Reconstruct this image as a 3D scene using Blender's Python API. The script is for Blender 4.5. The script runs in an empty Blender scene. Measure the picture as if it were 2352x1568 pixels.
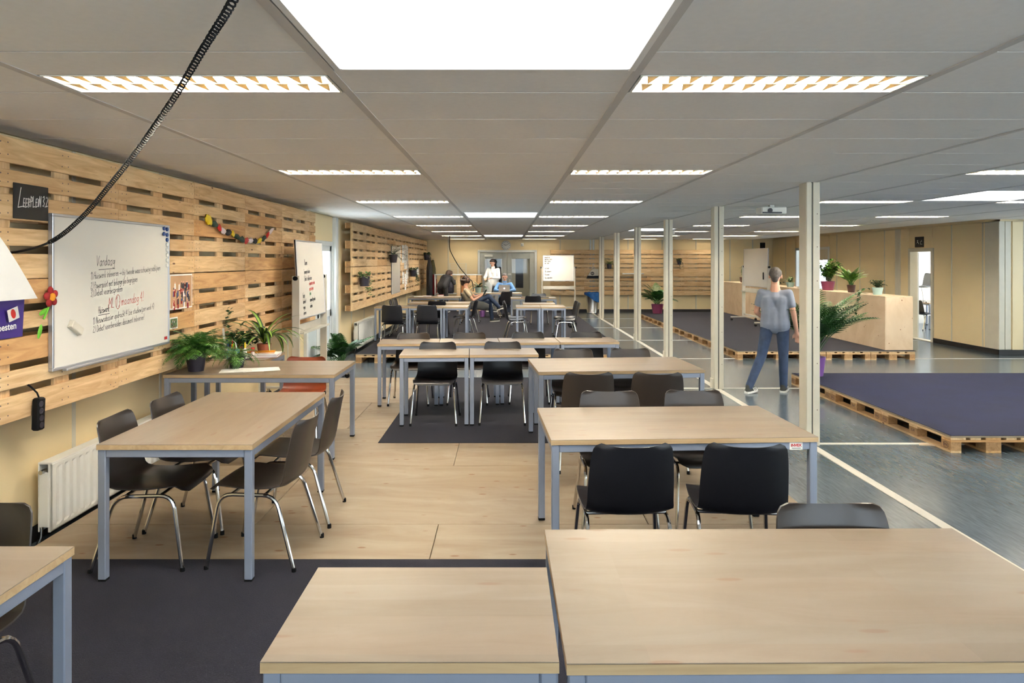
import bpy, bmesh, math, random
from mathutils import Vector, Matrix
random.seed(7)
R = math.radians
S = bpy.context.scene
C = S.collection

# ---------------------------------------------------------------- camera, world, exposure
EYE = 1.79
cd = bpy.data.cameras.new('camera'); cam = bpy.data.objects.new('camera', cd); C.objects.link(cam)
cam.location = (0, 0, EYE); cam.rotation_euler = (R(90), 0, 0)
cd.sensor_width = 36.0; cd.lens = 1580 / 2352 * 36
cd.shift_x = (1176 - 1163) / 2352; cd.shift_y = (600 - 784) / 2352
cd.clip_start = .05; cd.clip_end = 200
S.camera = cam
w = bpy.data.worlds.new('world'); S.world = w; w.use_nodes = True
bg = w.node_tree.nodes['Background']; bg.inputs[0].default_value = (.80, .90, 1, 1); bg.inputs[1].default_value = 3.2
S.view_settings.view_transform = 'Standard'; S.view_settings.look = 'None'
S.view_settings.exposure = 1.88; S.view_settings.gamma = 1; S.view_settings.use_curve_mapping = False
cy = S.cycles
cy.use_denoising = True; cy.max_bounces = 6; cy.diffuse_bounces = 4; cy.glossy_bounces = 2; cy.transmission_bounces = 3; cy.use_adaptive_sampling = True; cy.adaptive_threshold = .1
cy.caustics_reflective = False; cy.caustics_refractive = False; cy.sample_clamp_indirect = 6; cy.use_light_tree = False
TUBE = 116.0       # luminaire tubes
SKYL = 2.2       # skylight diffusers

# ---------------------------------------------------------------- materials
def c(r, g, b):
    f = lambda v: (v/255/12.92) if v <= 10 else ((v/255+.055)/1.055)**2.4
    return (f(r), f(g), f(b), 1)
class N:
    def __init__(s, name):
        s.m = bpy.data.materials.new(name); s.m.use_nodes = True
        s.t = s.m.node_tree; s.b = s.t.nodes['Principled BSDF']
    def n(s, kind, **kw):
        x = s.t.nodes.new(kind)
        for k, v in kw.items(): setattr(x, k, v)
        return x
    def l(s, a, b): s.t.links.new(a, b)
    def set(s, col=None, rough=.5, metal=0, spec=None):
        if col: s.b.inputs['Base Color'].default_value = col
        s.b.inputs['Roughness'].default_value = rough; s.b.inputs['Metallic'].default_value = metal
        if spec is not None: s.b.inputs['Specular IOR Level'].default_value = spec
        return s
    def coords(s, scale=(1,1,1), rnd=0):
        tc = s.n('ShaderNodeTexCoord'); mp = s.n('ShaderNodeMapping'); mp.inputs['Scale'].default_value = scale
        s.l(tc.outputs['Object'], mp.inputs['Vector'])
        if rnd:
            oi = s.n('ShaderNodeObjectInfo'); mu = s.n('ShaderNodeMath', operation='MULTIPLY'); mu.inputs[1].default_value = rnd
            s.l(oi.outputs['Random'], mu.inputs[0]); cb = s.n('ShaderNodeCombineXYZ')
            for i in range(3): s.l(mu.outputs[0], cb.inputs[i])
            ad = s.n('ShaderNodeVectorMath', operation='ADD'); s.l(mp.outputs[0], ad.inputs[0]); s.l(cb.outputs[0], ad.inputs[1])
            return ad.outputs[0]
        return mp.outputs[0]
    def noise(s, vec, scale, detail=3, dist=0, rough=.5):
        x = s.n('ShaderNodeTexNoise'); x.inputs['Scale'].default_value = scale; x.inputs['Detail'].default_value = detail
        x.inputs['Distortion'].default_value = dist; x.inputs['Roughness'].default_value = rough
        s.l(vec, x.inputs['Vector']); return x.outputs['Fac']
    def ramp(s, fac, stops):
        x = s.n('ShaderNodeValToRGB'); e = x.color_ramp.elements
        while len(e) < len(stops): e.new(.5)
        for i, (p, col) in enumerate(stops): e[i].position = p; e[i].color = col
        s.l(fac, x.inputs['Fac']); return x.outputs['Color']
    def mix(s, fac, a, b, mode='MIX'):
        x = s.n('ShaderNodeMix', data_type='RGBA', blend_type=mode)
        for i, v in ((0, fac), (6, a), (7, b)):
            if hasattr(v, 'links'): s.l(v, x.inputs[i])
            else: x.inputs[i].default_value = v
        return x.outputs[2]
    def bump(s, h, strength=.2, dist=.01):
        x = s.n('ShaderNodeBump'); x.inputs['Strength'].default_value = strength; x.inputs['Distance'].default_value = dist
        s.l(h, x.inputs['Height']); s.l(x.outputs[0], s.b.inputs['Normal'])
    def col(s, o): s.l(o, s.b.inputs['Base Color'])
MAT = {}
def plain(name, col, rough=.5, metal=0, var=.04, spec=None, scale=6):
    n = N(name).set(col, rough, metal, spec)
    if var:
        f = n.noise(n.coords(), scale, 3)
        d = tuple(v*(1-var*2) for v in col[:3])+(1,); e = tuple(min(1, v*(1+var)) for v in col[:3])+(1,)
        n.col(n.ramp(f, [(.3, d), (.7, e)]))
    MAT[name] = n.m; return n
BLK = (0,0,0,1); WHT = (1,1,1,1); G5 = (.5,.5,.5,1)
def knots(n, vec, scale, size):
    v = n.n('ShaderNodeTexVoronoi'); v.inputs['Scale'].default_value = scale; n.l(vec, v.inputs['Vector'])
    return n.ramp(v.outputs['Distance'], [(0, WHT), (size*.6, WHT), (size, BLK)])
def wood(name, a, b, stretch=9, scale=2.2, knot=None, knotcol=None, rough=.6, rnd=40, tint=None, bump=.15, ks=(1,3,3), kscale=3.2, ksize=.07):
    n = N(name).set(a, rough)
    v = n.coords((1, stretch, stretch), rnd)
    f = n.noise(v, scale, 5, 1.3, .6)
    colr = n.ramp(f, [(.28, b), (.5, tuple((x+y)/2 for x, y in zip(a, b))), (.72, a)])
    if tint:
        oi = n.n('ShaderNodeObjectInfo'); t = n.ramp(oi.outputs['Random'], tint)
        colr = n.mix(1.0, colr, t, 'MULTIPLY')
    if knotcol:
        k = knots(n, n.coords(ks, rnd*.7), kscale, ksize); colr = n.mix(k, colr, knotcol)
    n.col(colr)
    if bump: n.bump(f, bump, .004)
    MAT[name] = n.m; return n
wood('pallet_pine', c(238,208,162), c(194,154,108), 9, 2.0, knotcol=c(96,56,28), rnd=60, rough=.65,
     tint=[(0,(1,.95,.86,1)), (.22,(1,1,1,1)), (.42,(.84,.74,.62,1)), (.6,(1.0,1.0,.98,1)), (.8,(.80,.62,.42,1)), (.9,(1,.97,.92,1)), (1,(.90,.84,.80,1))], kscale=3.0, ksize=.085)
wood('pallet_pale', c(232,204,160), c(196,158,112), 9, 2.0, knotcol=c(110,70,38), rnd=60, rough=.65,
     tint=[(0,(1,.95,.88,1)), (.4,(1,1,1,1)), (.6,(.9,.84,.76,1)), (.8,(1,1,1,1)), (.93,(.82,.66,.48,1)), (1,(.95,.9,.85,1))], kscale=3.0, ksize=.07)
wood('plywood', c(150,136,114), c(127,107,83), 4, 1.2, knotcol=c(118,82,48), rnd=30, rough=.5, ks=(1,2.2,1), kscale=4.2, ksize=.13, bump=.04)
wood('plywood_pale', c(228,204,172), c(206,178,142), 4, 1.4, knotcol=c(140,96,62), rnd=30, rough=.55, ks=(1,1,2), kscale=5.0, ksize=.1, bump=.04)
wood('plywood_bar', c(226,202,170), c(204,174,138), 1, 1.4, knotcol=c(140,96,62), rnd=30, rough=.55, ks=(1,1,1), kscale=7.0, ksize=.10, bump=.04)
n = wood('maple', c(142,130,115), c(129,115,98), 5, 1.6, rnd=20, rough=.32, bump=0, knotcol=c(130,108,90), ks=(1,4,1), kscale=3.4, ksize=.16)
# glued staves: each strip of the top a slightly different tone
fl = n.n('ShaderNodeVectorMath', operation='FLOOR'); n.l(n.coords((1.3, 11.5, 0), 7), fl.inputs[0]); wn_ = n.n('ShaderNodeTexWhiteNoise'); n.l(fl.outputs[0], wn_.inputs['Vector'])
base_ = n.b.inputs['Base Color'].links[0].from_socket; n.col(n.mix(1.0, base_, n.ramp(wn_.outputs['Value'], [(0,(.90,.87,.84,1)), (.5,(1,1,1,1)), (1,(1,.94,.90,1))]), 'MULTIPLY'))
wood('maple_edge', c(192,166,128), c(170,142,104), 12, 2, rnd=20, rough=.4, bump=0)
wood('orange_plank', c(176,112,52), c(130,76,30), 1, 3, rnd=20, rough=.6)
wood('chipblock', c(190,150,104), c(150,112,70), 1, 22, rnd=10, rough=.8, tint=[(0,(1,1,1,1)), (1,(.85,.8,.75,1))])
n = N('lino').set(c(112,126,130), .17, spec=.35)
v = n.coords((3,.5,1)); f = n.noise(v, 2.2, 6, .6, .65); f2 = n.noise(n.coords((9,1.2,1)), 6, 4)
n.col(n.mix(.5, n.ramp(f, [(.3, c(64,75,83)), (.7, c(94,106,114))]), n.ramp(f2, [(.35, c(62,72,82)), (.65, c(98,110,118))])))
n.b.inputs['Roughness'].default_value = .2; f3 = n.noise(n.coords((14,3,1)), 9, 3); n.bump(f3, .008, .002); MAT['lino'] = n.m
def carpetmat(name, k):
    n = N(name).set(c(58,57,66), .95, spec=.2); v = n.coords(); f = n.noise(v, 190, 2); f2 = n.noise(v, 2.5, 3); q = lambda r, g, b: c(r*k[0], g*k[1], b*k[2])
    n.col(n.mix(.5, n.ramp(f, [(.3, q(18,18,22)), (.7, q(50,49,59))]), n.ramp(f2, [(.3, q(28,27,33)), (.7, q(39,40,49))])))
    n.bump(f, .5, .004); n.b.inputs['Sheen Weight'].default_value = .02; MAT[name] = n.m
carpetmat('carpet', (.72,.72,.82)); carpetmat('carpet_daylit', (.52,.64,1.16))  # second carpet has the blue of daylight put into its colour
plain('cream_panel', c(238,216,170), .45, var=.015, scale=1.5)
plain('cream_frame', c(214,206,186), .4, var=.02)
plain('white_frame', c(222,224,222), .4, var=.02)
plain('grey_door', c(178,180,172), .4, var=.02)
plain('pale_blue_panel', c(206,216,220), .4, var=.02)
plain('ceiling_tile', c(242,238,233), .8, var=.012, scale=30)
plain('ceiling_band', c(205,200,195), .6, var=.01)
plain('tile_joint', c(126,118,110), .9, var=0); plain('plenum', c(14,13,12), .9, var=0)
plain('plinth_black', c(28,25,24), .5, var=.05)
plain('steel_blue', c(140,148,164), .38, .25, var=.02)
plain('black_plastic', c(30,29,32), .33, var=.05, scale=12)
plain('black_plastic_lit', c(44,38,35), .36, var=.05, scale=12)  # same black chair plastic, browned in the colour as if lit
plain('rust_plastic', c(122,54,28), .4, var=.05)
plain('slate_plastic', c(88,92,98), .4, var=.04)
plain('rubber', c(12,12,13), .6, var=0, spec=.15)
plain('chrome', c(205,203,200), .12, 1, var=.02)
plain('steel', c(190,190,188), .26, 1, var=.04)
plain('aluminium', c(196,198,204), .35, .8, var=.02)
plain('white_enamel', c(232,230,222), .35, var=.015)
plain('whiteboard', c(226,221,211), .16, var=.01, scale=1)
plain('paper', c(240,238,232), .7, var=.02)
plain('ink', c(36,34,38), .6, var=0); plain('ink_red', c(196,60,56), .6, var=0); plain('ink_green', c(60,140,90), .6, var=0)
plain('chalk', c(232,230,224), .9, var=.05)
plain('chalkboard', c(24,22,22), .7, var=.1)
plain('blue_magnet', c(24,60,120), .4, var=0)
plain('poster_purple', c(62,44,122), .35, var=.05)
plain('red', c(190,34,30), .5, var=.05); plain('dark_red', c(146,20,24), .8, var=.08)
plain('yellow', c(226,196,30), .5, var=.06); plain('ochre', c(226,150,30), .7, var=.05)
plain('lime', c(104,180,44), .6, var=.08); plain('dark_green_cloth', c(24,50,36), .7, var=.1)
plain('pink_white', c(222,206,204), .6, var=.05); plain('black_cloth', c(24,24,28), .8, var=.15)
plain('olive_cloth', c(84,78,46), .85, var=.1); plain('red_cloth', c(170,30,28), .8, var=.1)
plain('grey_cloth', c(74,76,76), .85, var=.15); plain('blue_plastic', c(40,110,170), .35, var=.08)
plain('blue_bag', c(24,86,156), .25, var=.12, scale=14); plain('clear_grey', c(205,205,200), .2, var=.05)
plain('canvas', c(214,206,190), .8, var=.04)
plain('pot_black', c(48,44,54), .35, var=.05); plain('pot_purple', c(128,84,150), .4, var=.04); plain('pot_plum', c(134,60,92), .4, var=.04)
plain('pot_brown', c(88,54,42), .5, var=.05); plain('pot_celadon', c(168,192,184), .4, var=.04); plain('terracotta', c(160,88,60), .7, var=.06)
plain('soil', c(48,36,28), .95, var=.2, scale=40)
def leafmat(name, a, b, sc=9):
    n = N(name).set(a, .42); f = n.noise(n.coords(), sc, 3); n.col(n.ramp(f, [(.3, b), (.7, a)])); MAT[name] = n.m
leafmat('fern_green', c(86,134,46), c(34,74,22)); leafmat('ivy_green', c(58,96,46), c(24,52,24)); leafmat('palm_green', c(62,104,44), c(24,56,26))
leafmat('bush_green', c(104,150,44), c(46,94,26)); leafmat('variegated', c(150,166,110), c(60,100,50), 14); leafmat('leaf_dark', c(44,74,36), c(18,40,18)); leafmat('leaf_stripe', c(150,180,76), c(110,150,50))
plain('stem', c(92,84,50), .7, var=.1)
plain('skin', c(222,168,140), .5, var=.03); plain('hair_brown', c(58,38,28), .6, var=.2, scale=30); plain('hair_grey', c(92,84,78), .6, var=.2, scale=40); plain('hair_dark', c(40,26,22), .6, var=.2)
plain('tee_sand', c(180,166,138), .85, var=.04); plain('shirt_denim', c(112,156,206), .8, var=.08); plain('jeans', c(52,68,96), .85, var=.14, scale=10); plain('jeans_dark', c(44,52,70), .85, var=.12, scale=10)
plain('tee_grey', c(140,146,160), .85, var=.06); plain('shirt_white', c(224,222,218), .8, var=.03); plain('trouser_grey', c(120,118,116), .85, var=.06); plain('shoe_dark', c(56,58,54), .6, var=.1); plain('eye', c(30,24,22), .3, var=0); plain('lip', c(176,104,92), .5, var=0)
plain('laptop_silver', c(206,206,206), .3, .6, var=.01); plain('photo_tan', c(190,150,110), .5, var=.06); plain('photo_dark', c(40,36,44), .5, var=.2, scale=60); plain('photo_blue', c(60,80,130), .5, var=.2, scale=60); plain('photo_green', c(90,120,70), .5, var=.25, scale=60)
n = N('louvre_alu'); df_ = n.n('ShaderNodeBsdfDiffuse'); df_.inputs[0].default_value = c(238,226,196); tl_ = n.n('ShaderNodeBsdfTranslucent'); tl_.inputs[0].default_value = c(206,184,132); mx_ = n.n('ShaderNodeMixShader'); mx_.inputs[0].default_value = .2
n.l(df_.outputs[0], mx_.inputs[1]); n.l(tl_.outputs[0], mx_.inputs[2]); n.l(mx_.outputs[0], n.t.nodes['Material Output'].inputs[0]); MAT['louvre_alu'] = n.m
plain('strip_white', c(200,195,182), .5, var=.03)
n = N('glass'); tr_ = n.n('ShaderNodeBsdfTransparent'); gl_ = n.n('ShaderNodeBsdfGlossy'); gl_.inputs['Roughness'].default_value = .03; mx_ = n.n('ShaderNodeMixShader'); mx_.inputs[0].default_value = .02
tr_.inputs[0].default_value = (.95,.97,.97,1); n.l(tr_.outputs[0], mx_.inputs[1]); n.l(gl_.outputs[0], mx_.inputs[2]); n.l(mx_.outputs[0], n.t.nodes['Material Output'].inputs[0]); MAT['glass'] = n.m
def emis(name, col, st):
    n = N(name).set(BLK, 1); n.b.inputs['Emission Color'].default_value = col; n.b.inputs['Emission Strength'].default_value = st; MAT[name] = n.m
emis('tube_dim', (1, .91, .76, 1), 14.0); emis('tube_light', (1, .91, .76, 1), TUBE); emis('sky_diffuser', (.90, .95, 1, 1), SKYL); emis('logo_glow', (1,1,1,1), 1.2)

# ---------------------------------------------------------------- mesh helpers
class M:
    def __init__(s): s.v = []; s.f = []; s.mi = []; s.cur = 0
    def add(s, vs, fs):
        o = len(s.v); s.v += [tuple(p) for p in vs]
        for f in fs: s.f.append(tuple(i+o for i in f)); s.mi.append(s.cur)
        return s
    def mat(s, i): s.cur = i; return s
    def box(s, x0, x1, y0, y1, z0, z1, b=0):
        if b <= 0:
            v = [(x0,y0,z0),(x1,y0,z0),(x1,y1,z0),(x0,y1,z0),(x0,y0,z1),(x1,y0,z1),(x1,y1,z1),(x0,y1,z1)]
            return s.add(v, [(0,3,2,1),(4,5,6,7),(0,1,5,4),(1,2,6,5),(2,3,7,6),(3,0,4,7)])
        b = min(b, abs(x1-x0)/3.4, abs(y1-y0)/3.4, abs(z1-z0)/3.4)
        r = []
        for z, d, e in ((z0, b, 1.5*b), (z0+b, 0, b), (z1-b, 0, b), (z1, b, 1.5*b)):
            r.append([(x0+e,y0+d,z),(x1-e,y0+d,z),(x1-d,y0+e,z),(x1-d,y1-e,z),(x1-e,y1-d,z),(x0+e,y1-d,z),(x0+d,y1-e,z),(x0+d,y0+e,z)])
        vs = sum(r, []); fs = [tuple(range(7,-1,-1)), tuple(range(24,32))]
        for k in range(3):
            for i in range(8): j = (i+1) % 8; fs.append((k*8+i, k*8+j, k*8+8+j, k*8+8+i))
        return s.add(vs, fs)
    def tube(s, pts, r, n=8, cap=True):
        pts = [Vector(p) for p in pts]; rs = r if isinstance(r, (list, tuple)) else [r]*len(pts)
        vs = []; up = None
        for i, p in enumerate(pts):
            t = (pts[min(i+1, len(pts)-1)] - pts[max(i-1, 0)]).normalized()
            if up is None:
                up = Vector((0,0,1)) if abs(t.z) < .9 else Vector((1,0,0))
            a = t.cross(up)
            if a.length < 1e-6: a = t.cross(Vector((0,1,0)))
            a.normalize(); b = a.cross(t).normalized(); up = b
            for k in range(n):
                an = 2*math.pi*k/n; vs.append(p + (a*math.cos(an) + b*math.sin(an))*rs[i])
        fs = []
        for i in range(len(pts)-1):
            for k in range(n): j = (k+1) % n; fs.append((i*n+k, i*n+j, (i+1)*n+j, (i+1)*n+k))
        if cap: fs += [tuple(range(n-1,-1,-1)), tuple(range((len(pts)-1)*n, len(pts)*n))]
        return s.add(vs, fs)
    def lathe(s, prof, n=16, cx=0, cy=0):
        vs = []; fs = []
        for r, z in prof:
            for k in range(n): a = 2*math.pi*k/n; vs.append((cx+r*math.cos(a), cy+r*math.sin(a), z))
        for i in range(len(prof)-1):
            for k in range(n): j = (k+1) % n; fs.append((i*n+k, i*n+j, (i+1)*n+j, (i+1)*n+k))
        fs += [tuple(range(n-1,-1,-1)), tuple(range((len(prof)-1)*n, len(prof)*n))]
        return s.add(vs, fs)
    def grid(s, rows, closed=False):
        n = len(rows[0]); vs = sum([list(r) for r in rows], []); fs = []
        for i in range(len(rows)-1):
            for k in range(n if closed else n-1): j = (k+1) % n; fs.append((i*n+k, i*n+j, (i+1)*n+j, (i+1)*n+k))
        return s.add(vs, fs)
    def prism(s, poly, d):
        """extrude a 3d polygon by vector d"""
        n = len(poly); d = Vector(d); vs = [Vector(p) for p in poly]; vs += [p+d for p in vs[:n]]
        fs = [tuple(range(n-1,-1,-1)), tuple(range(n,2*n))] + [(i,(i+1)%n,n+(i+1)%n,n+i) for i in range(n)]
        return s.add(vs, fs)
    def ball(s, p, rx, ry=None, rz=None, n=10, m=7):
        ry = ry or rx; rz = rz or rx; rows = []
        for i in range(m+1):
            t = math.pi*i/m - math.pi/2; q = max(math.cos(t), .02)
            rows.append([(p[0]+rx*q*math.cos(2*math.pi*k/n), p[1]+ry*q*math.sin(2*math.pi*k/n), p[2]+rz*math.sin(t)) for k in range(n)])
        s.grid(rows, True); o = len(s.v)
        return s.add(rows[0], [tuple(range(n-1,-1,-1))]).add(rows[-1], [tuple(range(n))])
    def cap(s, p0, r0, p1, r1, n=12, m=5):
        """tapered capsule"""
        p0 = Vector(p0); p1 = Vector(p1); t = (p1-p0); t = t.normalized() if t.length > 1e-6 else Vector((0,0,1))
        a = t.cross(Vector((0,0,1)) if abs(t.z) < .9 else Vector((1,0,0))).normalized(); b = a.cross(t)
        rows = []
        for base, r, sg in ((p0, r0, -1), (p1, r1, 1)):
            for i in range(m):
                an = (math.pi/2)*(i/(m-1)) if sg > 0 else (math.pi/2)*(1-i/(m-1))
                q = max(math.cos(an), .03)*r; ctr = base + t*(sg*math.sin(an)*r)
                rows.append([ctr+(a*math.cos(2*math.pi*k/n)+b*math.sin(2*math.pi*k/n))*q for k in range(n)])
        s.grid(rows, True)
        return s.add(rows[0], [tuple(range(n-1,-1,-1))]).add(rows[-1], [tuple(range(n))])
    def mesh(s, name, mats, smooth=False):
        me = bpy.data.meshes.new(name); me.from_pydata(s.v, [], s.f)
        for m in (mats if isinstance(mats, (list, tuple)) else [mats]): me.materials.append(MAT[m])
        me.polygons.foreach_set('material_index', s.mi)
        if smooth:
            me.polygons.foreach_set('use_smooth', [True]*len(me.polygons)); me.set_sharp_from_angle(angle=R(40))
        me.update(); return me
    def ob(s, name, mats, parent=None, loc=(0,0,0), rot=(0,0,0), smooth=False):
        return link(name, s.mesh(name, mats, smooth), parent, loc, rot)
def link(name, me, parent=None, loc=(0,0,0), rot=(0,0,0)):
    o = bpy.data.objects.new(name, me); C.objects.link(o); o.location = loc; o.rotation_euler = rot
    if parent: o.parent = parent
    return o
def tag(o, label=None, cat=None, group=None, kind=None):
    if label: o['label'] = label
    if cat: o['category'] = cat
    if group: o['group'] = group
    if kind: o['kind'] = kind
    return o
def E(name, loc, label=None, cat=None, group=None, rz=0, kind=None):
    o = bpy.data.objects.new(name, None); C.objects.link(o); o.location = loc; o.rotation_euler = (0,0,rz); o.empty_display_size = .1
    return tag(o, label, cat, group, kind)
def copy_tree(o, parent=None):
    q = o.copy(); C.objects.link(q); q.parent = parent
    for ch in o.children: copy_tree(ch, q)
    return q
ORD = ['first','second','third','fourth','fifth','sixth','seventh','eighth','ninth','tenth','eleventh','twelfth']
def text_mesh(txt, size, extrude=.0005, bold=0):
    cu = bpy.data.curves.new('t', 'FONT'); cu.body = txt; cu.size = size; cu.extrude = extrude; cu.offset = bold; cu.align_x = 'CENTER'; cu.align_y = 'CENTER'
    o = bpy.data.objects.new('t', cu); C.objects.link(o)
    dg = bpy.context.evaluated_depsgraph_get(); me = bpy.data.meshes.new_from_object(o.evaluated_get(dg))
    bpy.data.objects.remove(o); bpy.data.curves.remove(cu); return me
# wall frames: local x along the wall (rightwards as seen from the room), local y up, local z out of the wall
ROT_LEFT = Matrix(((0,0,1),(1,0,0),(0,1,0))).to_euler()        # left wall, faces +X
ROT_FAR = Matrix(((1,0,0),(0,0,-1),(0,1,0))).to_euler()        # far wall, faces -Y
ROT_RIGHT = Matrix(((0,0,-1),(-1,0,0),(0,1,0))).to_euler()     # right wall, faces -X

# handwriting strokes: unit em, x-height .5
GL = {
'a':[(.4,.42,.2,.5,.02,.3,.08,.05,.25,0,.4,.2,.42,.5,.42,.1,.5,0)],'b':[(.05,1,.05,0,.3,.02,.4,.25,.28,.48,.05,.35)],'c':[(.38,.42,.2,.5,.03,.28,.1,.03,.38,.08)],
'd':[(.4,.42,.2,.5,.02,.28,.1,.02,.38,.12,.42,1,.42,0)],'e':[(.05,.25,.38,.3,.3,.5,.1,.45,.02,.22,.12,.02,.4,.08)],'f':[(.4,.95,.25,1,.15,.8,.15,0),(0,.5,.32,.5)],
'g':[(.4,.42,.2,.5,.03,.3,.15,.08,.38,.2,.42,.5,.4,-.25,.2,-.35,.02,-.25)],'h':[(.05,1,.05,0),(.05,.3,.25,.5,.38,.4,.4,0)],'i':[(.08,.5,.08,.05,.16,0),(.08,.7,.1,.73)],
'j':[(.15,.5,.15,-.25,.02,-.3),(.15,.7,.17,.73)],'k':[(.05,1,.05,0),(.35,.5,.06,.22,.38,0)],'l':[(.08,1,.08,.05,.18,0)],'m':[(.04,.5,.04,0),(.04,.35,.2,.5,.28,.4,.28,0),(.28,.35,.44,.5,.54,.4,.55,0)],
'n':[(.04,.5,.04,0),(.04,.33,.24,.5,.36,.4,.38,0)],'o':[(.2,.5,.03,.3,.08,.03,.28,0,.4,.25,.3,.48,.2,.5)],'p':[(.05,.5,.05,-.35),(.05,.4,.25,.5,.4,.3,.28,.03,.05,.08)],
'r':[(.05,.5,.06,0),(.06,.33,.2,.48,.34,.45)],'s':[(.35,.45,.15,.5,.08,.36,.34,.16,.25,0,.03,.06)],'t':[(.14,.85,.14,.08,.28,0),(0,.55,.3,.55)],'u':[(.04,.5,.06,.1,.2,0,.36,.15,.38,.5,.38,.05,.46,0)],
'v':[(.02,.5,.18,0,.36,.5)],'w':[(.02,.5,.12,0,.26,.4,.4,0,.52,.5)],'y':[(.04,.5,.18,.08),(.38,.5,.1,-.35)],'z':[(.04,.48,.36,.48,.04,0,.38,0)],
'H':[(.06,1,.06,0),(.5,1,.5,0),(.06,.5,.5,.5)],'P':[(.08,1,.08,0),(.08,.98,.4,.9,.42,.6,.08,.5)],'D':[(.08,1,.08,0,.4,.1,.5,.5,.38,.9,.08,1)],'N':[(.06,0,.06,1,.46,0,.46,1)],
'V':[(0,1,.22,0,.5,1)],'M':[(.04,0,.1,1,.3,.4,.52,1,.56,0)],'L':[(.08,1,.06,0,.45,.02)],'E':[(.42,.8,.08,.8,.08,0,.44,.02),(.08,.42,.36,.42)],'R':[(.08,0,.08,.8,.38,.75,.38,.45,.08,.4,.42,0)],
'I':[(.1,.8,.1,0)],'1':[(.02,.75,.18,1,.18,0)],'2':[(.03,.8,.2,1,.4,.75,.03,0,.45,.02)],'3':[(.03,.9,.25,1,.38,.75,.15,.55,.4,.3,.25,0,.02,.1)],'4':[(.3,0,.3,1,0,.35,.45,.35)],
'.':[(.08,0,.1,.03)],':':[(.08,.05,.1,.08),(.08,.4,.1,.43)],';':[(.1,.05,.04,-.12),(.1,.4,.12,.43)],'!':[(.1,1,.1,.3),(.1,0,.12,.03)],'(':[(.25,1,.06,.7,.06,.2,.25,-.1)],')':[(.05,1,.24,.7,.24,.2,.05,-.1)],
'>':[(0,.35,.7,.35),(.5,.55,.72,.35,.5,.15)],'_':[(0,0,1,0)],'-':[(.05,.35,.35,.35)],
}
def strokes(txt, h, ox=0, oy=0, slope=0, wid=.006, slant=.12, wobble=.045, z=.0012, seed=1, squeeze=1):
    rr = random.Random(seed); m = M(); x = 0
    for ch in txt:
        if ch == ' ': x += .32*h*squeeze; continue
        g = GL.get(ch) or GL.get(ch.lower()) or GL['o']; mx = 0
        for st in g:
            P = [(st[i], st[i+1]) for i in range(0, len(st), 2)]; mx = max(mx, max(p[0] for p in P)); prev = None
            pts = []
            for (a, b) in P:
                a += rr.uniform(-wobble, wobble); b += rr.uniform(-wobble, wobble)
                u = x + (a + b*slant)*h*squeeze; pts.append((ox+u, oy+u*slope+b*h))
            for p, q in zip(pts, pts[1:]):
                dx, dy = q[0]-p[0], q[1]-p[1]; L = math.hypot(dx, dy) or 1e-6; nx, ny = -dy/L*wid/2, dx/L*wid/2
                ex, ey = dx/L*wid*.4, dy/L*wid*.4
                m.add([(p[0]+nx-ex,p[1]+ny-ey,z),(p[0]-nx-ex,p[1]-ny-ey,z),(q[0]-nx+ex,q[1]-ny+ey,z),(q[0]+nx+ex,q[1]+ny+ey,z)], [(0,1,2,3)])
        x += (mx+.13)*h*squeeze
    m.width = x; return m

# ================================================================ STRUCTURE
CE = 2.558          # ceiling height
WL = -3.02          # left wall plane
YF = 24.3           # far wall plane
XR = 9.42           # right wall plane
YC = 13.15          # the right wall turns away here
# ---- floor with cover strips
floor = M().box(-3.3, 13.2, -3.2, 27.2, -.05, 0).ob('floor', 'lino'); tag(floor, kind='structure', label='grey blue linoleum floor with scuffs')
for k, y in enumerate([6.75+2.95*i for i in range(-2, 6)]):
    M().box(1.98 if y < 11.9 else 2.16, 13.1 if y < YC else XR, -.028, .028, 0, .004).ob('floor_strip', 'strip_white', floor, (0, y, 0))
M().box(-.04, .04, -3, YF, 0, .005).ob('floor_strip', 'strip_white', floor, (2.96, 0, 0))
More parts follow.
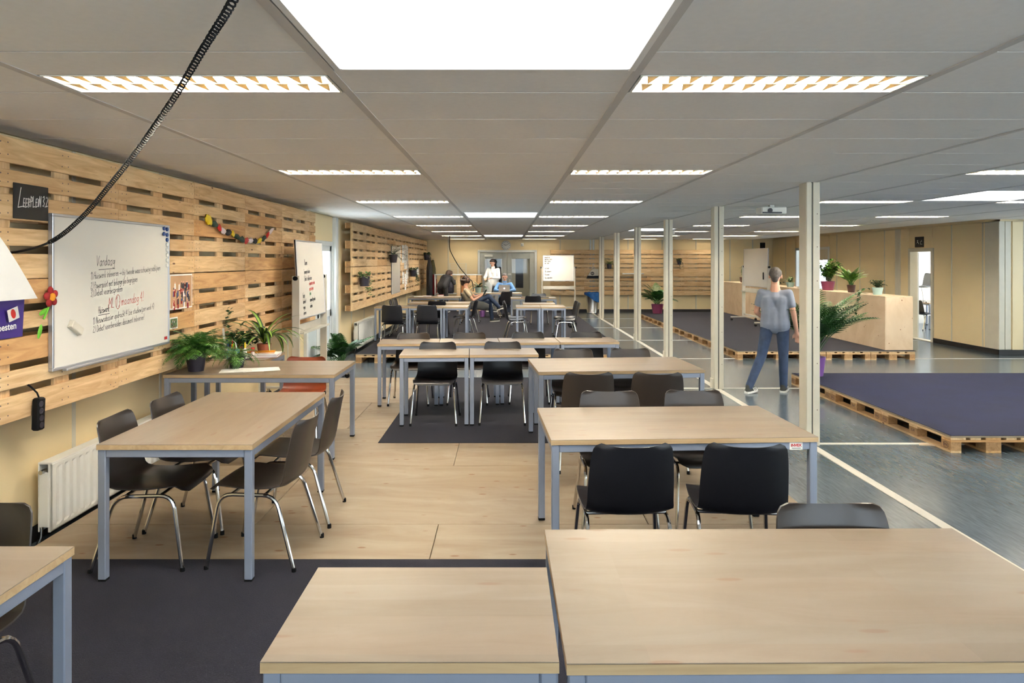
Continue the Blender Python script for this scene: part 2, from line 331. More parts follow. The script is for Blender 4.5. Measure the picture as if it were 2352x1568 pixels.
# ---- ceiling
ceil = M().box(-3.3, 13.2, -3.2, 27.2, CE+.13, CE+.16).ob('ceiling', 'plenum'); tag(ceil, kind='structure', label='suspended ceiling of pale tiles')
BANDS = [-3.02, -1.96, -.715, .53, 1.775, 3.0, 4.02, 5.2, 6.38, 7.56, 8.74, 9.92, 11.1, 12.3, 13.1]
PER = 2.95; Y0 = 2.52
SKY = [(-.66, .49, 1.54, 2.74), (-.66, .49, 10.8, 12.0), (-.66, .49, 20.1, 21.3), (5.24, 6.34, 7.5, 8.7), (3.05, 3.98, 16.1, 17.3)]
LIGHTCOL = [1, 3, 6, 8]
tm = {}
rest = M(); joints = M()
for i in range(len(BANDS)-1):
    x0, x1 = BANDS[i], BANDS[i+1]
    xa, xb = x0+.018, x1-.018
    for k in range(-2, 8):
        s = Y0+PER*k
        lit = i in LIGHTCOL and not (i >= 6 and k < 0)
        cuts = [(s, s+.32), (s+.61, s+1.2), (s+1.2, s+1.785), (s+1.785, s+2.37), (s+2.37, s+PER)]
        if not lit: cuts[0] = (s, s+.61)
        for (ya, yb) in cuts:
            if yb > YF+.3 or ya < -3: continue
            yb = min(yb, YF)
            if x0 > XR-.7 and yb > YC: continue
            segs = [(ya, yb)]
            for (sx0, sx1, sy0, sy1) in SKY:
                if sx0-.1 < (x0+x1)/2 < sx1+.1:
                    q = []
                    for (a, b) in segs:
                        if b <= sy0-.03 or a >= sy1+.03: q.append((a, b)); continue
                        if a < sy0-.06: q.append((a, sy0-.03))
                        if b > sy1+.06: q.append((sy1+.03, b))
                    segs = q
            for (a, b) in segs:
                joints.box(xa, xb, b-.006, b+.006, CE+.0015, CE+.012)
                wx, wy = round(xb-xa, 3), round(b-a-.010, 3)
                vis = b > 1.2 and a < 9.6 and abs((x0+x1)/2)*1580/max(b, 1.3) < 1500
                if vis:
                    key = (wx, wy)
                    if key not in tm: tm[key] = M().box(-wx/2, wx/2, -wy/2, wy/2, 0, .015).mesh('ceiling_tile', 'ceiling_tile')
                    link('ceiling_tile', tm[key], ceil, ((xa+xb)/2, (a+b)/2, CE))
                else: rest.box(xa, xb, a+.005, b-.005, CE, CE+.015)
tag(joints.ob('tile_joints', 'tile_joint', ceil), kind='stuff')
tag(rest.ob('ceiling_tile_field', 'ceiling_tile', ceil), kind='stuff')
for i, x in enumerate(BANDS[1:-1]):
    M().box(-.02, .02, -3, YF if x < XR else YC, -.003, .012, .001).ob('ceiling_band', 'ceiling_band', ceil, (x, 0, CE))
# ---- skylights
skl = ['large square skylight panel right above the nearest tables', 'white skylight panel over the middle of the room', 'small far skylight panel near the clock wall', 'skylight panel at the right edge above the carpet stage', 'slim skylight panel seen between the columns']
for i, (x0, x1, y0, y1) in enumerate(SKY):
    t = E('skylight', ((x0+x1)/2, (y0+y1)/2, CE), skl[i], 'skylight', 'skylights'); a, b = (x1-x0)/2, (y1-y0)/2
    M().box(-a, a, -b, b, .02, .03).ob('diffuser', 'sky_diffuser', t)
    f = M(); e = .03
    f.box(-a-e, -a, -b-e, b+e, -.004, .05, .003).box(a, a+e, -b-e, b+e, -.004, .05, .003).box(-a, a, -b-e, -b, -.004, .05, .003).box(-a, a, b, b+e, -.004, .05, .003)
    f.ob('frame', 'ceiling_tile', t)
# ---- luminaires
LW, LD = 1.18, .27
hm = M(); hm.box(-LW/2, LW/2, -LD/2, LD/2, .055, .065)
for sx in (-1, 1): hm.box(sx*LW/2-.006, sx*LW/2+.006, -LD/2, LD/2, -.002, .06)
for sy in (-1, 1): hm.box(-LW/2, LW/2, sy*LD/2-.006, sy*LD/2+.006, -.002, .06)
hm = hm.mesh('housing', 'white_enamel')
tbm = M().tube([(-.56,0,0),(.56,0,0)], .013, 3, False).mesh('tube', 'tube_light')
tbd = M().tube([(-.56,0,0),(.56,0,0)], .013, 3, False).mesh('tube', 'tube_dim')
# louvre blade: a pyramid-like wedge, one in each half
bl = M()
bl.add([(-.026,-.062,0),(.026,-.062,0),(0,.062,0),(-.004,-.062,.022),(.004,-.062,.022),(0,.062,.022)], [(0,2,1),(3,4,5),(0,1,4,3),(1,2,5,4),(2,0,3,5)])
blm = bl.mesh('louvre_blade', 'louvre_alu')
NB = 13
lj = M()
for j in range(NB):
    for sy in (-1, 1):
        lj.add([(v[0]+(-.5+j*1.0/(NB-1))*1.08, v[1]+sy*.064, v[2]) for v in bl.v], bl.f)
ljm = lj.mesh('louvre', 'louvre_alu')
dvm = M().prism([(-LW/2,-.006,0),(-LW/2,.006,0),(-LW/2,.002,.02),(-LW/2,-.002,.02)], (LW,0,0)).mesh('divider', 'louvre_alu')
colname = {1:'left of the room axis', 3:'right of the room axis', 6:'in the column just beyond the posts', 8:'in the column nearest the right wall'}
for i in LIGHTCOL:
    for k in range(0, 8):
        if i >= 6 and k < 1: continue
        y = Y0+PER*k+.465
        if y > YF-.3: continue
        x = (BANDS[i]+BANDS[i+1])/2
        ql = 'bright louvred ceiling light %s, %s row %s' % (colname[i], ORD[max(k,0)] if k >= 0 else 'unseen', 'from the camera' if k >= 0 else 'above the camera')
        t = E('ceiling_light', (x, y, CE), ql, 'ceiling light', 'louvred ceiling lights')
        link('housing', hm, t)
        for sy in (-1, 1): link('tube', tbm if k < 7 else tbd, t, (0, sy*.064, .038))
        link('divider', dvm, t)
        if k in (0, 1) and i in (1, 3):
            for j in range(NB):
                for sy in (-1, 1): link('louvre_blade', blm, t, ((-.5+j*1.0/(NB-1))*1.08, sy*.064, 0))
        else: link('louvre', ljm, t)
# ---- left wall
DA, DB, DT = 10.35, 11.95, 2.08
wl = M().box(WL-.2, WL-.02, -3.2, DA, 0, CE+.1).box(WL-.2, WL-.02, DB, YF+.2, 0, CE+.1).box(WL-.2, WL-.02, DA, DB, DT, CE+.1).ob('wall_left', 'cream_panel'); tag(wl, kind='structure', label='cream panelled left wall')
ys = [-3, -1.2, 0, 1.2, 2.4, 3.6, 4.8, 6.0, 7.2, 8.4, 9.5, DA-.06]
def panels(par, seg, z0, z1, rot, place, mat='cream_panel', strip='cream_frame'):
    for a, b in zip(seg, seg[1:]):
        M().box(a+.006-(a+b)/2, b-.006-(a+b)/2, 0, z1-z0, 0, .02, .003).ob('wall_panel', mat, par, place((a+b)/2, z0), rot)
    for a in seg[1:-1]: M().box(-.02, .02, 0, z1-z0, .0, .026, .004).ob('seam_strip', strip, par, place(a, z0), rot)
PL = lambda u, z: (WL-.02, u, z)
panels(wl, ys, .09, CE, ROT_LEFT, PL); panels(wl, [DA, DB], DT+.05, CE, ROT_LEFT, PL)
panels(wl, [DB+.06, 12.4, 13.4, 14.6, 15.8, 17.0, 18.2, 19.4, 20.6, 21.8, 23.0, YF], .09, CE, ROT_LEFT, PL)
bb = M().box(WL-.02, WL+.012, -3, DA, 0, .1, .003).box(WL-.02, WL+.012, DB, YF, 0, .1, .003).ob('baseboard_left', 'plinth_black'); tag(bb, kind='structure')
# corner posts by the glazed door
tr = M().box(WL-.02, WL+.05, DA-.1, DA-.02, 0, CE, .006).ob('trim_1', 'white_frame'); tag(tr, kind='structure')
tr = M().box(WL-.02, WL+.06, DB+.02, DB+.10, 0, CE, .006).box(WL-.02, WL+.03, 12.18, 12.25, 0, CE, .006).ob('trim_2', 'white_frame'); tag(tr, kind='structure')
d1 = E('door_1', (WL-.06, (DA+DB)/2, 0), 'pale glazed door in the gap between the pallet panels', None, kind='structure')
hw = (DB-DA)/2
f = M()
for s in (-1, 1): f.box(0, .07, s*hw-.045, s*hw+.045, 0, DT, .005)
f.box(0, .07, -hw, hw, DT-.03, DT+.05, .005); f.box(.005, .06, -.03, .03, 0, DT-.03, .004).ob('frame', 'white_frame', d1)
for s in (-1, 1):
    lf = M(); y0, y1 = (-hw+.045, -.03) if s < 0 else (.03, hw-.045)
    lf.box(.01, .05, y0, y0+.09, .02, DT-.03, .004).box(.01, .05, y1-.09, y1, .02, DT-.03, .004).box(.01, .05, y0, y1, DT-.12, DT-.03, .004).box(.01, .05, y0, y1, .85, .97, .004).box(.01, .05, y0, y1, .02, .15, .004)
    lf = lf.ob('door_leaf', 'white_frame', d1)
    M().box(.025, .035, y0+.09, y1-.09, .15, .85).ob('lower_panel', 'pale_blue_panel', lf)
    M().box(.028, .032, y0+.09, y1-.09, .97, DT-.12).ob('pane', 'glass', lf)
# ---- far wall
FA, FB, FT = -.96, 1.03, 2.13
wf = M().box(-3.3, FA, YF+.02, YF+.2, 0, CE+.1).box(FB, XR+.2, YF+.02, YF+.2, 0, CE+.1).box(FA, FB, YF+.02, YF+.2, FT, CE+.1).ob('wall_far', 'cream_panel'); tag(wf, kind='structure', label='cream far wall with double doors')
PF = lambda u, z: (u, YF+.02, z)
panels(wf, [-3.0, -2.05, FA-.06], .09, CE, ROT_FAR, PF); panels(wf, [FA, FB], FT+.06, CE, ROT_FAR, PF)
panels(wf, [FB+.06, 1.9, 3.1, 4.3, 5.5, 6.7, 7.9, 8.7, XR], .09, CE, ROT_FAR, PF)
bb = M().box(-3, FA-.05, YF-.012, YF+.02, 0, .1, .003).box(FB+.05, XR, YF-.012, YF+.02, 0, .1, .003).ob('baseboard_far', 'plinth_black'); tag(bb, kind='structure')
tr = M().box(2.94, 3.0, YF-.03, YF+.01, .1, CE, .005).box(3.04, 3.10, YF-.03, YF+.01, .1, CE, .005).ob('trim_3', 'white_frame'); tag(tr, kind='structure')
fr = E('door_2', (0, YF, 0), 'grey double doors with tall windows under the clock', None, kind='structure')
f = M(); f.box(FA-.05, FA+.03, -.02, .1, 0, FT+.06, .005).box(FB-.03, FB+.05, -.02, .1, 0, FT+.06, .005).box(FA, FB, -.02, .1, FT-.02, FT+.06, .005).ob('frame', 'white_frame', fr)
for (x0, x1) in ((FA+.03, .02), (.02, FB-.03)):
    lf = M(); lf.box(x0+.005, x0+.17, .03, .08, .01, FT-.03, .004).box(x1-.17, x1-.005, .03, .08, .01, FT-.03, .004).box(x0+.17, x1-.17, .03, .08, FT-.25, FT-.03, .004).box(x0+.17, x1-.17, .03, .08, .01, .5, .004)
    lf = lf.ob('door_leaf', 'grey_door', fr)
    M().box(x0+.17, x1-.17, .05, .056, .5, FT-.25).ob('pane', 'glass', lf)
    if x0 < 0: M().box(x0+.15, x0+.45, -.02, .03, FT-.18, FT-.10, .006).ob('door_closer', 'white_enamel', lf)
    else: M().box(x0+.03, x0+.15, .005, .03, 1.3, 1.36, .004).box(x0+.08, x0+.12, .005, .03, .95, 1.15, .004).ob('handle_plate', 'white_enamel', lf)
# corridor beyond the double doors
co = M().box(-2.2, 2.2, 27.0, 27.1, 0, CE).box(-2.3, -2.2, YF+.2, 27.1, 0, CE).box(2.2, 2.3, YF+.2, 27.1, 0, CE).ob('wall_corridor', 'cream_panel'); tag(co, kind='structure', label='cream corridor beyond the double doors')
cdr = E('door_3', (.1, 26.95, 0), 'cream corridor doors with dark slots of glass seen through the right leaf', None, kind='structure')
for s in (0, 1):
    lf = M().box(-.85+s*.86, -.01+s*.86, 0, .05, 0, 2.15, .004).ob('door_leaf', 'cream_frame', cdr)
    M().box(-.6+s*.86, -.3+s*.86, -.012, .0, .75, 1.98, .003).ob('pane', 'pot_black', lf)
t = E('ceiling_light', (.2, 25.6, CE), 'unseen ceiling light added to brighten the corridor beyond the double doors', 'ceiling light', 'louvred ceiling lights')  # added lamp, out of view, so the closed corridor gets light
link('housing', hm, t); link('louvre', ljm, t)
for sy in (-1, 1): link('tube', tbd, t, (0, sy*.064, .038))
# ---- right wall (steps away at YC)
RA, RB, RT = 15.22, 16.05, 2.03
QA, QB = 20.1, 22.35
wr = M()
for (a, b, z0, z1) in ((YC, RA, 0, CE+.1), (RA, RB, RT, CE+.1), (RB, QA, 0, CE+.1), (QA, QB, 2.17, CE+.1), (QA, QB, 0, .9), (QB, YF+.2, 0, CE+.1)): wr.box(XR+.02, XR+.15, a, b, z0, z1)
wr.box(XR+.02, 13.2, YC+.02, YC+.15, 0, CE+.1)
wr = wr.ob('wall_right', 'cream_panel'); tag(wr, kind='structure', label='cream panelled right wall')
PR = lambda u, z: (XR+.02, u, z)
def rpanels(seg, z0, z1):
    for a, b in zip(seg, seg[1:]): M().box(-(b-a)/2+.006, (b-a)/2-.006, 0, z1-z0, 0, .02, .003).ob('wall_panel', 'cream_panel', wr, PR((a+b)/2, z0), ROT_RIGHT)
    for a in seg[1:-1]: M().box(-.02, .02, 0, z1-z0, 0, .026, .004).ob('seam_strip', 'cream_frame', wr, PR(a, z0), ROT_RIGHT)
rpanels([13.3, 13.6, 14.55, RA-.06], .09, CE); rpanels([RB+.06, 16.45, 17.13, 18.33, 19.6, QA-.05], .09, CE); rpanels([QB+.05, 23.2, YF], .09, CE); rpanels([RA, RB], RT+.06, CE); rpanels([QA, QB], 2.23, CE); rpanels([QA, QB], .09, .9)
PN = lambda u, z: (u, YC+.02, z)
panels(wr, [XR+.25, 9.9, 11.1, 12.3, 13.1], .09, CE, ROT_FAR, PN)
bb = M().box(XR-.012, XR+.02, YC-.01, RA-.05, 0, .1, .003).box(XR-.012, XR+.02, RB+.05, YF, 0, .1, .003).box(XR-.012, 13.1, YC-.012, YC+.02, 0, .1, .003).ob('baseboard_right', 'plinth_black'); tag(bb, kind='structure')
tr = M().box(XR-.015, XR+.1, YC-.015, YC+.38, .1, CE, .008).box(XR+.104, XR+.22, YC-.015, YC+.1, .1, CE, .008).ob('trim_4', 'cream_frame'); tag(tr, kind='structure')
tr = M().box(XR-.01, XR+.02, 16.45, 16.66, .1, CE, .004).ob('trim_5', 'cream_frame'); tag(tr, kind='structure')
dr = E('door_4', (XR, (RA+RB)/2, 0), 'open doorway in the right wall showing a bright side room', None, kind='structure'); h = (RB-RA)/2
f = M(); f.box(-.02, .16, -h-.05, -h+.03, 0, RT+.06, .004).box(-.02, .16, h-.03, h+.05, 0, RT+.06, .004).box(-.02, .16, -h, h, RT-.02, RT+.06, .004).box(-.01, .16, -h, h, 0, .015, .003).ob('frame', 'cream_frame', dr)
lf = M().box(.17, .21, h+.0, h+.8, .01, RT-.03, .004).ob('door_leaf', 'white_frame', dr); M().tube([(.25,h+.72,1.0),(.25,h+.60,1.0)], .01, 8).ob('door_handle', 'steel', lf)
wn = E('window_1', (XR, (QA+QB)/2, 0), 'white framed window with a rolled blind above the plywood bar', None, kind='structure'); h = (QB-QA)/2
f = M(); f.box(-.02, .1, -h-.04, -h+.04, .88, 2.22, .004).box(-.02, .1, h-.04, h+.04, .88, 2.22, .004).box(-.02, .1, -h, h, 2.14, 2.22, .004).box(-.02, .1, -h, h, .88, .96, .004).box(.0, .09, .1, .17, .96, 2.14, .004).ob('frame', 'white_frame', wn)
M().box(.05, .056, -h+.04, h-.04, .96, 2.14).ob('pane', 'glass', wn); M().box(-.02, .03, -h+.04, .1, 1.86, 2.14, .01).box(-.025, .035, -h+.04, .1, 1.83, 1.86, .01).ob('blind', 'cream_frame', wn)
# side room beyond the doorway
sr = M().box(XR+.15, 13.1, 19.9, 20.0, 0, CE).box(13.1, 13.2, YC, 20.0, 0, .8).box(13.1, 13.2, YC, 20.0, 2.4, CE+.1).box(13.1, 13.2, YC, 14.5, .8, 2.4).box(13.1, 13.2, 19.2, 20.0, .8, 2.4).ob('wall_side_room', 'white_enamel'); tag(sr, kind='structure', label='white walls of the side room')  # open gap in the outer wall is added to let daylight brighten the room
for k, (x, y) in enumerate(((11.2, 15.4), (11.2, 18.0))):
    t = E('ceiling_light', (x, y, CE), 'unseen ceiling light added to brighten the side room, %s the doorway' % ('before' if k == 0 else 'beyond'), 'ceiling light', 'louvred ceiling lights')  # lamps out of view, added to make the side room bright
    link('housing', hm, t); link('louvre', ljm, t)
    for sy in (-1, 1): link('tube', tbm, t, (0, sy*.064, .038))
# ---- walls behind and beside the camera, their unseen windows added for daylight
def window_wall(name, n0, u0, u1, wins, place, rot, w0=.85, w1=2.35):
    # local x along the wall, y up, z into the room
    m = M(); e = [u0]+[q for ab in wins for q in ab]+[u1]
    m.box(u0, u1, 0, w0, -.2, 0).box(u0, u1, w1, CE+.1, -.2, 0)
    for i in range(0, len(e), 2): m.box(e[i], e[i+1], w0, w1, -.2, 0)
    wo = m.ob(name, 'cream_panel', None, place, rot); tag(wo, kind='structure')
    for k, (a, b_) in enumerate(wins):
        q = E('window_%d' % (n0+k), place, None, None, kind='structure'); q.rotation_euler = rot; f = M(); t_ = .05
        f.box(a, a+t_, w0, w1, -.12, .01, .004).box(b_-t_, b_, w0, w1, -.12, .01, .004).box(a, b_, w0, w0+t_, -.12, .03, .004).box(a, b_, w1-t_, w1, -.12, .01, .004).box((a+b_)/2-.03, (a+b_)/2+.03, w0, w1, -.12, .01, .004).ob('frame', 'white_frame', q)
        M().box(a+t_, b_-t_, w0+t_, w1-t_, -.07, -.064).ob('pane', 'glass', q)
window_wall('wall_back', 2, -13.2, 3.3, [(-12.4,-9.6), (-8.8,-6.0), (-5.2,-2.4), (-1.6,1.8)], (0, -3.0, 0), Matrix(((-1,0,0),(0,0,1),(0,1,0))).to_euler())
window_wall('wall_side', 6, -13.15, 3.2, [(-12.2,-9.4), (-8.6,-5.8), (-5.0,-2.2), (-1.4,1.4)], (13.1, 0, 0), ROT_RIGHT)
# ---- posts
for k in range(6):
    y = 6.67+2.95*k
    t = E('trim_%d' % (6+k), (2.97, y, 0), 'cream steel double post, %s from the camera' % ORD[k], None, kind='structure')
    M().box(-.062, -.004, 0, .17, 0, CE, .008).ob('post_half', 'cream_frame', t); M().box(.004, .072, .0, .15, 0, CE, .006).ob('post_half', 'cream_frame', t)
    M().box(-.006, .006, .006, .12, 0, CE).ob('joint', 'plinth_black', t)
    M().box(-.075, -.062, .03, .16, 0, .14, .003).ob('shoe', 'cream_frame', t)
    sc = M()
    for z in (.35, .8, 1.15, 1.6, 1.93, 2.25): sc.tube([(.045, -.001, z), (.045, .002, z)], .005, 6)
    sc.ob('screw', 'pot_brown', t)

# ================================================================ PALLETS
# one euro pallet lying flat: length 1.2 along local x, .8 along local y, deck up
def pal_meshes(mat):
    d = {}
    for w in (.145, .1): d[w] = M().box(-.598, .598, -w/2, w/2, 0, .022, .003).mesh('deck_board', mat)
    d['str'] = M().box(-.4, .4, -.0725, .0725, 0, .022, .002).mesh('stringer_board', mat)
    d['blk'] = M().box(-.0725, .0725, -.05, .05, 0, .078, .002).mesh('block', 'chipblock')
    d['blk2'] = M().box(-.0725, .0725, -.0725, .0725, 0, .078, .002).mesh('block', 'chipblock')
    d['bot'] = M().box(-.598, .598, -.05, .05, 0, .022, .002).mesh('bottom_board', mat)
    d['bot2'] = M().box(-.598, .598, -.0725, .0725, 0, .022, .002).mesh('bottom_board', mat)
    nl = M()
    for y, wd in ((-.3275,.145), (-.1638,.1), (0,.145), (.1638,.1), (.3275,.145)):
        for x in (-.53, 0, .53):
            for sx, sy in ((-.03,-.03),(.03,.03),(-.025,.028),(.03,-.026)):
                px, py = x+sx, y+sy*wd/.12; nl.add([(px+.0045*math.cos(a), py+.0045*math.sin(a), .1446) for a in [i*math.pi/3 for i in range(6)]], [tuple(range(6))])
    d['nail'] = nl.mesh('nails', 'pot_black')
    return d
PM = {m: pal_meshes(m) for m in ('pallet_pine', 'pallet_pale')}
DECK = ((-.3275,.145), (-.1638,.1), (0,.145), (.1638,.1), (.3275,.145))
def pallet(loc, rot, label, group, mat='pallet_pine', blocks=True, nails=False, sub=None):
    t = bpy.data.objects.new('pallet', None); C.objects.link(t); t.location = loc; t.rotation_euler = rot; t.empty_display_size = .1
    tag(t, label, 'pallet', group); P = PM[mat]
    for y, wd in DECK: link('deck_board', P[wd], t, (0, y+random.uniform(-.004,.004), .122), (0, 0, random.uniform(-.003,.003)))
    for x in (-.5255, 0, .5255): link('stringer_board', P['str'], t, (x, 0, .1), (0, 0, R(90)))
    if blocks:
        for y, b, q in ((-.35,'blk','bot'), (0,'blk2','bot2'), (.35,'blk','bot')):
            for x in (-.5255, 0, .5255): link('block', P[b], t, (x, y, .022))
            link('bottom_board', P[q], t, (0, y, 0))
    else:
        for y in (-.35, 0, .35): link('bottom_board', P['bot'], t, (0, y, 0))
    if nails: tag(link('nails', P['nail'], t), kind='stuff')
    return t
PX = -2.79           # front of the wall pallets on the left wall
ROTW = Matrix(((0,0,1),(1,0,0),(0,1,0))).to_euler()
ZLOW, ZUP = .885+.4, 1.693+.4
for row, z in (('lower', ZLOW), ('upper', ZUP)):
    for k in range(6):
        y = 2.55+.6+1.2*k
        pallet((PX-.144, y, z), ROTW, 'pine pallet in the %s row of the near left wall, %s from the camera' % (row, ORD[k]), 'pallets on the near left wall', 'pallet_pine', True, True)
# sawn-off end piece
for row, z in (('lower', ZLOW), ('upper', ZUP)):
    t = E('pallet_offcut', (PX-.144, 9.75, z), 'narrow sawn off pallet end closing the %s row beside the glazed door' % row, 'pallet', 'sawn pallet ends')
    for y, wd in DECK: M().box(-.0, .3, -wd/2, wd/2, 0, .022, .003).ob('deck_board', 'pallet_pine', t, (.122, .005, y), ROTW)
    for q in (.07, .25): M().box(-.4, .4, -.0725, .0725, 0, .1, .002).ob('stringer_board', 'pallet_pine', t, (.02, q, 0), Matrix(((0,0,1),(0,-1,0),(1,0,0))).to_euler())
for row, z in (('lower', ZLOW), ('upper', ZUP)):
    for k in range(9):
        pallet((PX-.144, 12.5+.6+1.2*k, z), ROTW, 'pale pallet in the %s row of the far left wall, %s from the glazed door' % (row, ORD[k]), 'pallets on the far left wall', 'pallet_pale', k == 0)
    t = E('pallet_offcut', (PX-.144, 23.3, z), 'shortened pallet in the %s row of the far left wall by the corner' % row, 'pallet', 'sawn pallet ends')
    for y, wd in DECK: M().box(0, .9, -wd/2, wd/2, 0, .022, .003).ob('deck_board', 'pallet_pale', t, (.122, .005, y), ROTW)
    for q in (.07, .45, .83): M().box(-.4, .4, -.0725, .0725, 0, .1, .002).ob('stringer_board', 'pallet_pale', t, (.02, q, 0), Matrix(((0,0,1),(0,-1,0),(1,0,0))).to_euler())
for row, z in (('lower', .605+.4), ('upper', 1.395+.4)):
    for k in range(5):
        pallet((1.55+.6+1.17*k, YF-.02, z), ROT_FAR, 'pale pallet on the far wall, %s row, %s from the double doors' % (row, ORD[k]), 'pallets on the far wall', 'pallet_pale', False)

# ================================================================ STAGES
def sheets(par, xs, ys, z, mat='plywood', th=.018):
    for a, b in zip(xs, xs[1:]):
        for q, e in zip(ys, ys[1:]): M().box(-(b-a)/2+.002, (b-a)/2-.002, -(e-q)/2+.002, (e-q)/2-.002, 0, th, .002).ob('plywood_sheet', mat, par, ((a+b)/2, (q+e)/2, z))
ZP = .163
st = E('plywood_stage', (0, 4, 0), 'low plywood floor stage under the nearest tables', 'stage')
rows = [(-.6, -.6), (.6, 0), (1.82, 0), (3.04, 0), (4.26, 0), (5.48, 0), (6.7, 0), (7.92, 0), (9.64, 0)]
yl = [r[0] for r in rows]
for j, (a, b) in enumerate(zip(yl, yl[1:])):
    xl = -2.70 if a < 5 else -2.85
    xs = [xl, -.42, 1.97] if j % 2 else [xl, -1.55, .88, 1.97]
    for p, q in zip(xs, xs[1:]): M().box(-(q-p)/2+.002, (q-p)/2-.002, -(b-a)/2+.002, (b-a)/2-.002, 0, .018, .002).ob('plywood_sheet', 'plywood', st, ((p+q)/2, (a+b)/2-4, ZP-.018))
for x in (-2.6, -1.5, -.4, .7, 1.85): M().box(x-.05, x+.05, -4.5, 5.55, 0, ZP-.018).ob('bearer', 'pallet_pine', st)
def carpet(x0, x1, y0, y1, z, label, mat='carpet'):
    o = M().box(-(x1-x0)/2, (x1-x0)/2, -(y1-y0)/2, (y1-y0)/2, 0, .005, .002).ob('carpet', mat, None, ((x0+x1)/2, (y0+y1)/2, z)); tag(o, label, 'carpet', 'carpets'); return o
carpet(-2.69, 1.96, -.6, 3.75, ZP, 'charcoal carpet in the foreground under the nearest tables')
carpet(-1.15, 1.96, 6.16, 9.62, ZP, 'dark carpet under the double row of small desks')
def stage(x0, x1, y0, y1, label, xs, ys, carpetlabel):
    s = E('pallet_stage', ((x0+x1)/2, (y0+y1)/2, .144), label, 'stage', 'pallet stages')
    for a, b in zip(xs, xs[1:]):
        for q, e in zip(ys, ys[1:]): M().box(-(b-a)/2, (b-a)/2, -(e-q)/2, (e-q)/2, 0, .016, .001).ob('plywood_sheet', 'plywood', s, ((a+b)/2-(x0+x1)/2, (q+e)/2-(y0+y1)/2, 0))
    carpet(x0+.005, x1-.005, y0+.005, y1-.005, .160, carpetlabel, 'carpet_daylit' if 'blue' in carpetlabel else 'carpet')
stage(4.15, 8.95, 6.42, 10.02, 'low stage of pallets at the right with its near corner to the camera', [4.15, 6.55, 8.95], [6.42, 7.62, 8.82, 10.02], 'dark carpet on the near right pallet stage, tinted blue for daylight')
stage(4.2, 7.45, 12.5, 22.1, 'long pallet stage carrying the plywood bar', [4.2, 5.8, 7.45], [12.5, 14.9, 17.3, 19.7, 22.1], 'dark carpet on the stage in front of the plywood bar')
stage(-2.65, 2.15, 12.1, 23.3, 'pallet stage under the far group of desks', [-2.65, -.25, 2.15], [12.1, 14.5, 16.9, 19.3, 21.7, 23.3], 'dark carpet under the far group of desks')
stamp_r = M()
for i in range(20):
    a, b = 2*math.pi*i/20, 2*math.pi*(i+1)/20
    stamp_r.add([(.042*math.cos(a),.029*math.sin(a),0),(.042*math.cos(b),.029*math.sin(b),0),(.038*math.cos(b),.025*math.sin(b),0),(.038*math.cos(a),.025*math.sin(a),0)], [(3,2,1,0)])
stamp_r = stamp_r.mesh('stamp_ring', 'pot_brown')
epal = text_mesh('EPAL', .032, 0, .0008); epal.materials.append(MAT['pot_brown']); eur = text_mesh('EUR', .034, 0, .0008); eur.materials.append(MAT['pot_brown'])
def edge_pallet(x, y, rz, label, grp, stamps=0):
    t = pallet((x, y, 0), (0, 0, rz), label, grp, 'pallet_pine', True)
    if stamps:
        for u, me in ((-.5255, 'E'), (0, 'U'), (.5255, 'E')):
            rt = Matrix(((1,0,0),(0,0,-1),(0,1,0))).to_euler() if rz < 0 else Matrix(((-1,0,0),(0,0,1),(0,1,0))).to_euler()
            sy = -.4012 if rz < 0 else .4012
            if me == 'E': link('stamp_ring', stamp_r, t, (u, sy, .062), rt); link('stamp_text', epal, t, (u, sy, .062), rt)
            else: link('stamp_text', eur, t, (u, sy, .070), rt)
for k in range(3):
    edge_pallet(4.55, 7.02+1.2*k, R(-90), 'stamped pallet under the left edge of the near right stage, %s from the camera' % ORD[k], 'pallets under the stages', 1)
for k in range(1, 4):
    edge_pallet(4.55+.8*k, 7.02, R(-90), 'pallet under the front edge of the near right stage, %s after the corner' % ORD[k-1], 'pallets under the stages')
for k in range(8):
    edge_pallet(4.6, 13.1+1.2*k, R(-90), 'pallet under the left edge of the bar stage, %s from the camera' % ORD[k], 'pallets under the stages')
for k in range(1, 4):
    edge_pallet(4.6+.81*k, 13.1, R(-90), 'pallet under the front edge of the bar stage, %s after the corner' % ORD[k-1], 'pallets under the stages')
for k in range(6):
    edge_pallet(-2.25+.8*k, 12.7, R(-90), 'pallet under the front edge of the far desk stage, %s from the radiator' % ORD[k], 'pallets under the stages')
# shard of plywood on the floor
m = M(); m.prism([(0,0,0),(.16,-.02,0),(.19,.02,0),(.14,.05,0),(.1,.035,0),(.05,.06,0),(.01,.03,0)], (0,0,.012))
tag(m.ob('wood_shard', 'plywood_pale', None, (4.02, 6.70, 0), (0, 0, R(-10))), 'splintered bit of plywood on the floor by the stage edge', 'wood scrap')
# plywood bar
t = E('plywood_bar', (7.195, 17.3, .165), 'long plywood bar counter along the right stage', 'bar counter')
L = 9.4
for k in range(4):
    a = -L/2+k*L/4; b = a+L/4
    M().box(-.255, -.237, a+.002, b-.002, 0, .965, .001).ob('front_panel', 'plywood_bar', t); M().box(.237, .255, a+.002, b-.002, 0, .965, .001).ob('back_panel', 'plywood_bar', t)
    M().box(-.257, .257, a, b, .965, .983, .002).ob('counter_top', 'plywood_pale', t)
M().box(-.237, .237, -L/2, -L/2+.018, 0, .965, .001).ob('end_panel', 'plywood_bar', t); M().box(-.237, .237, L/2-.018, L/2, 0, .965, .001).ob('end_panel', 'plywood_bar', t)

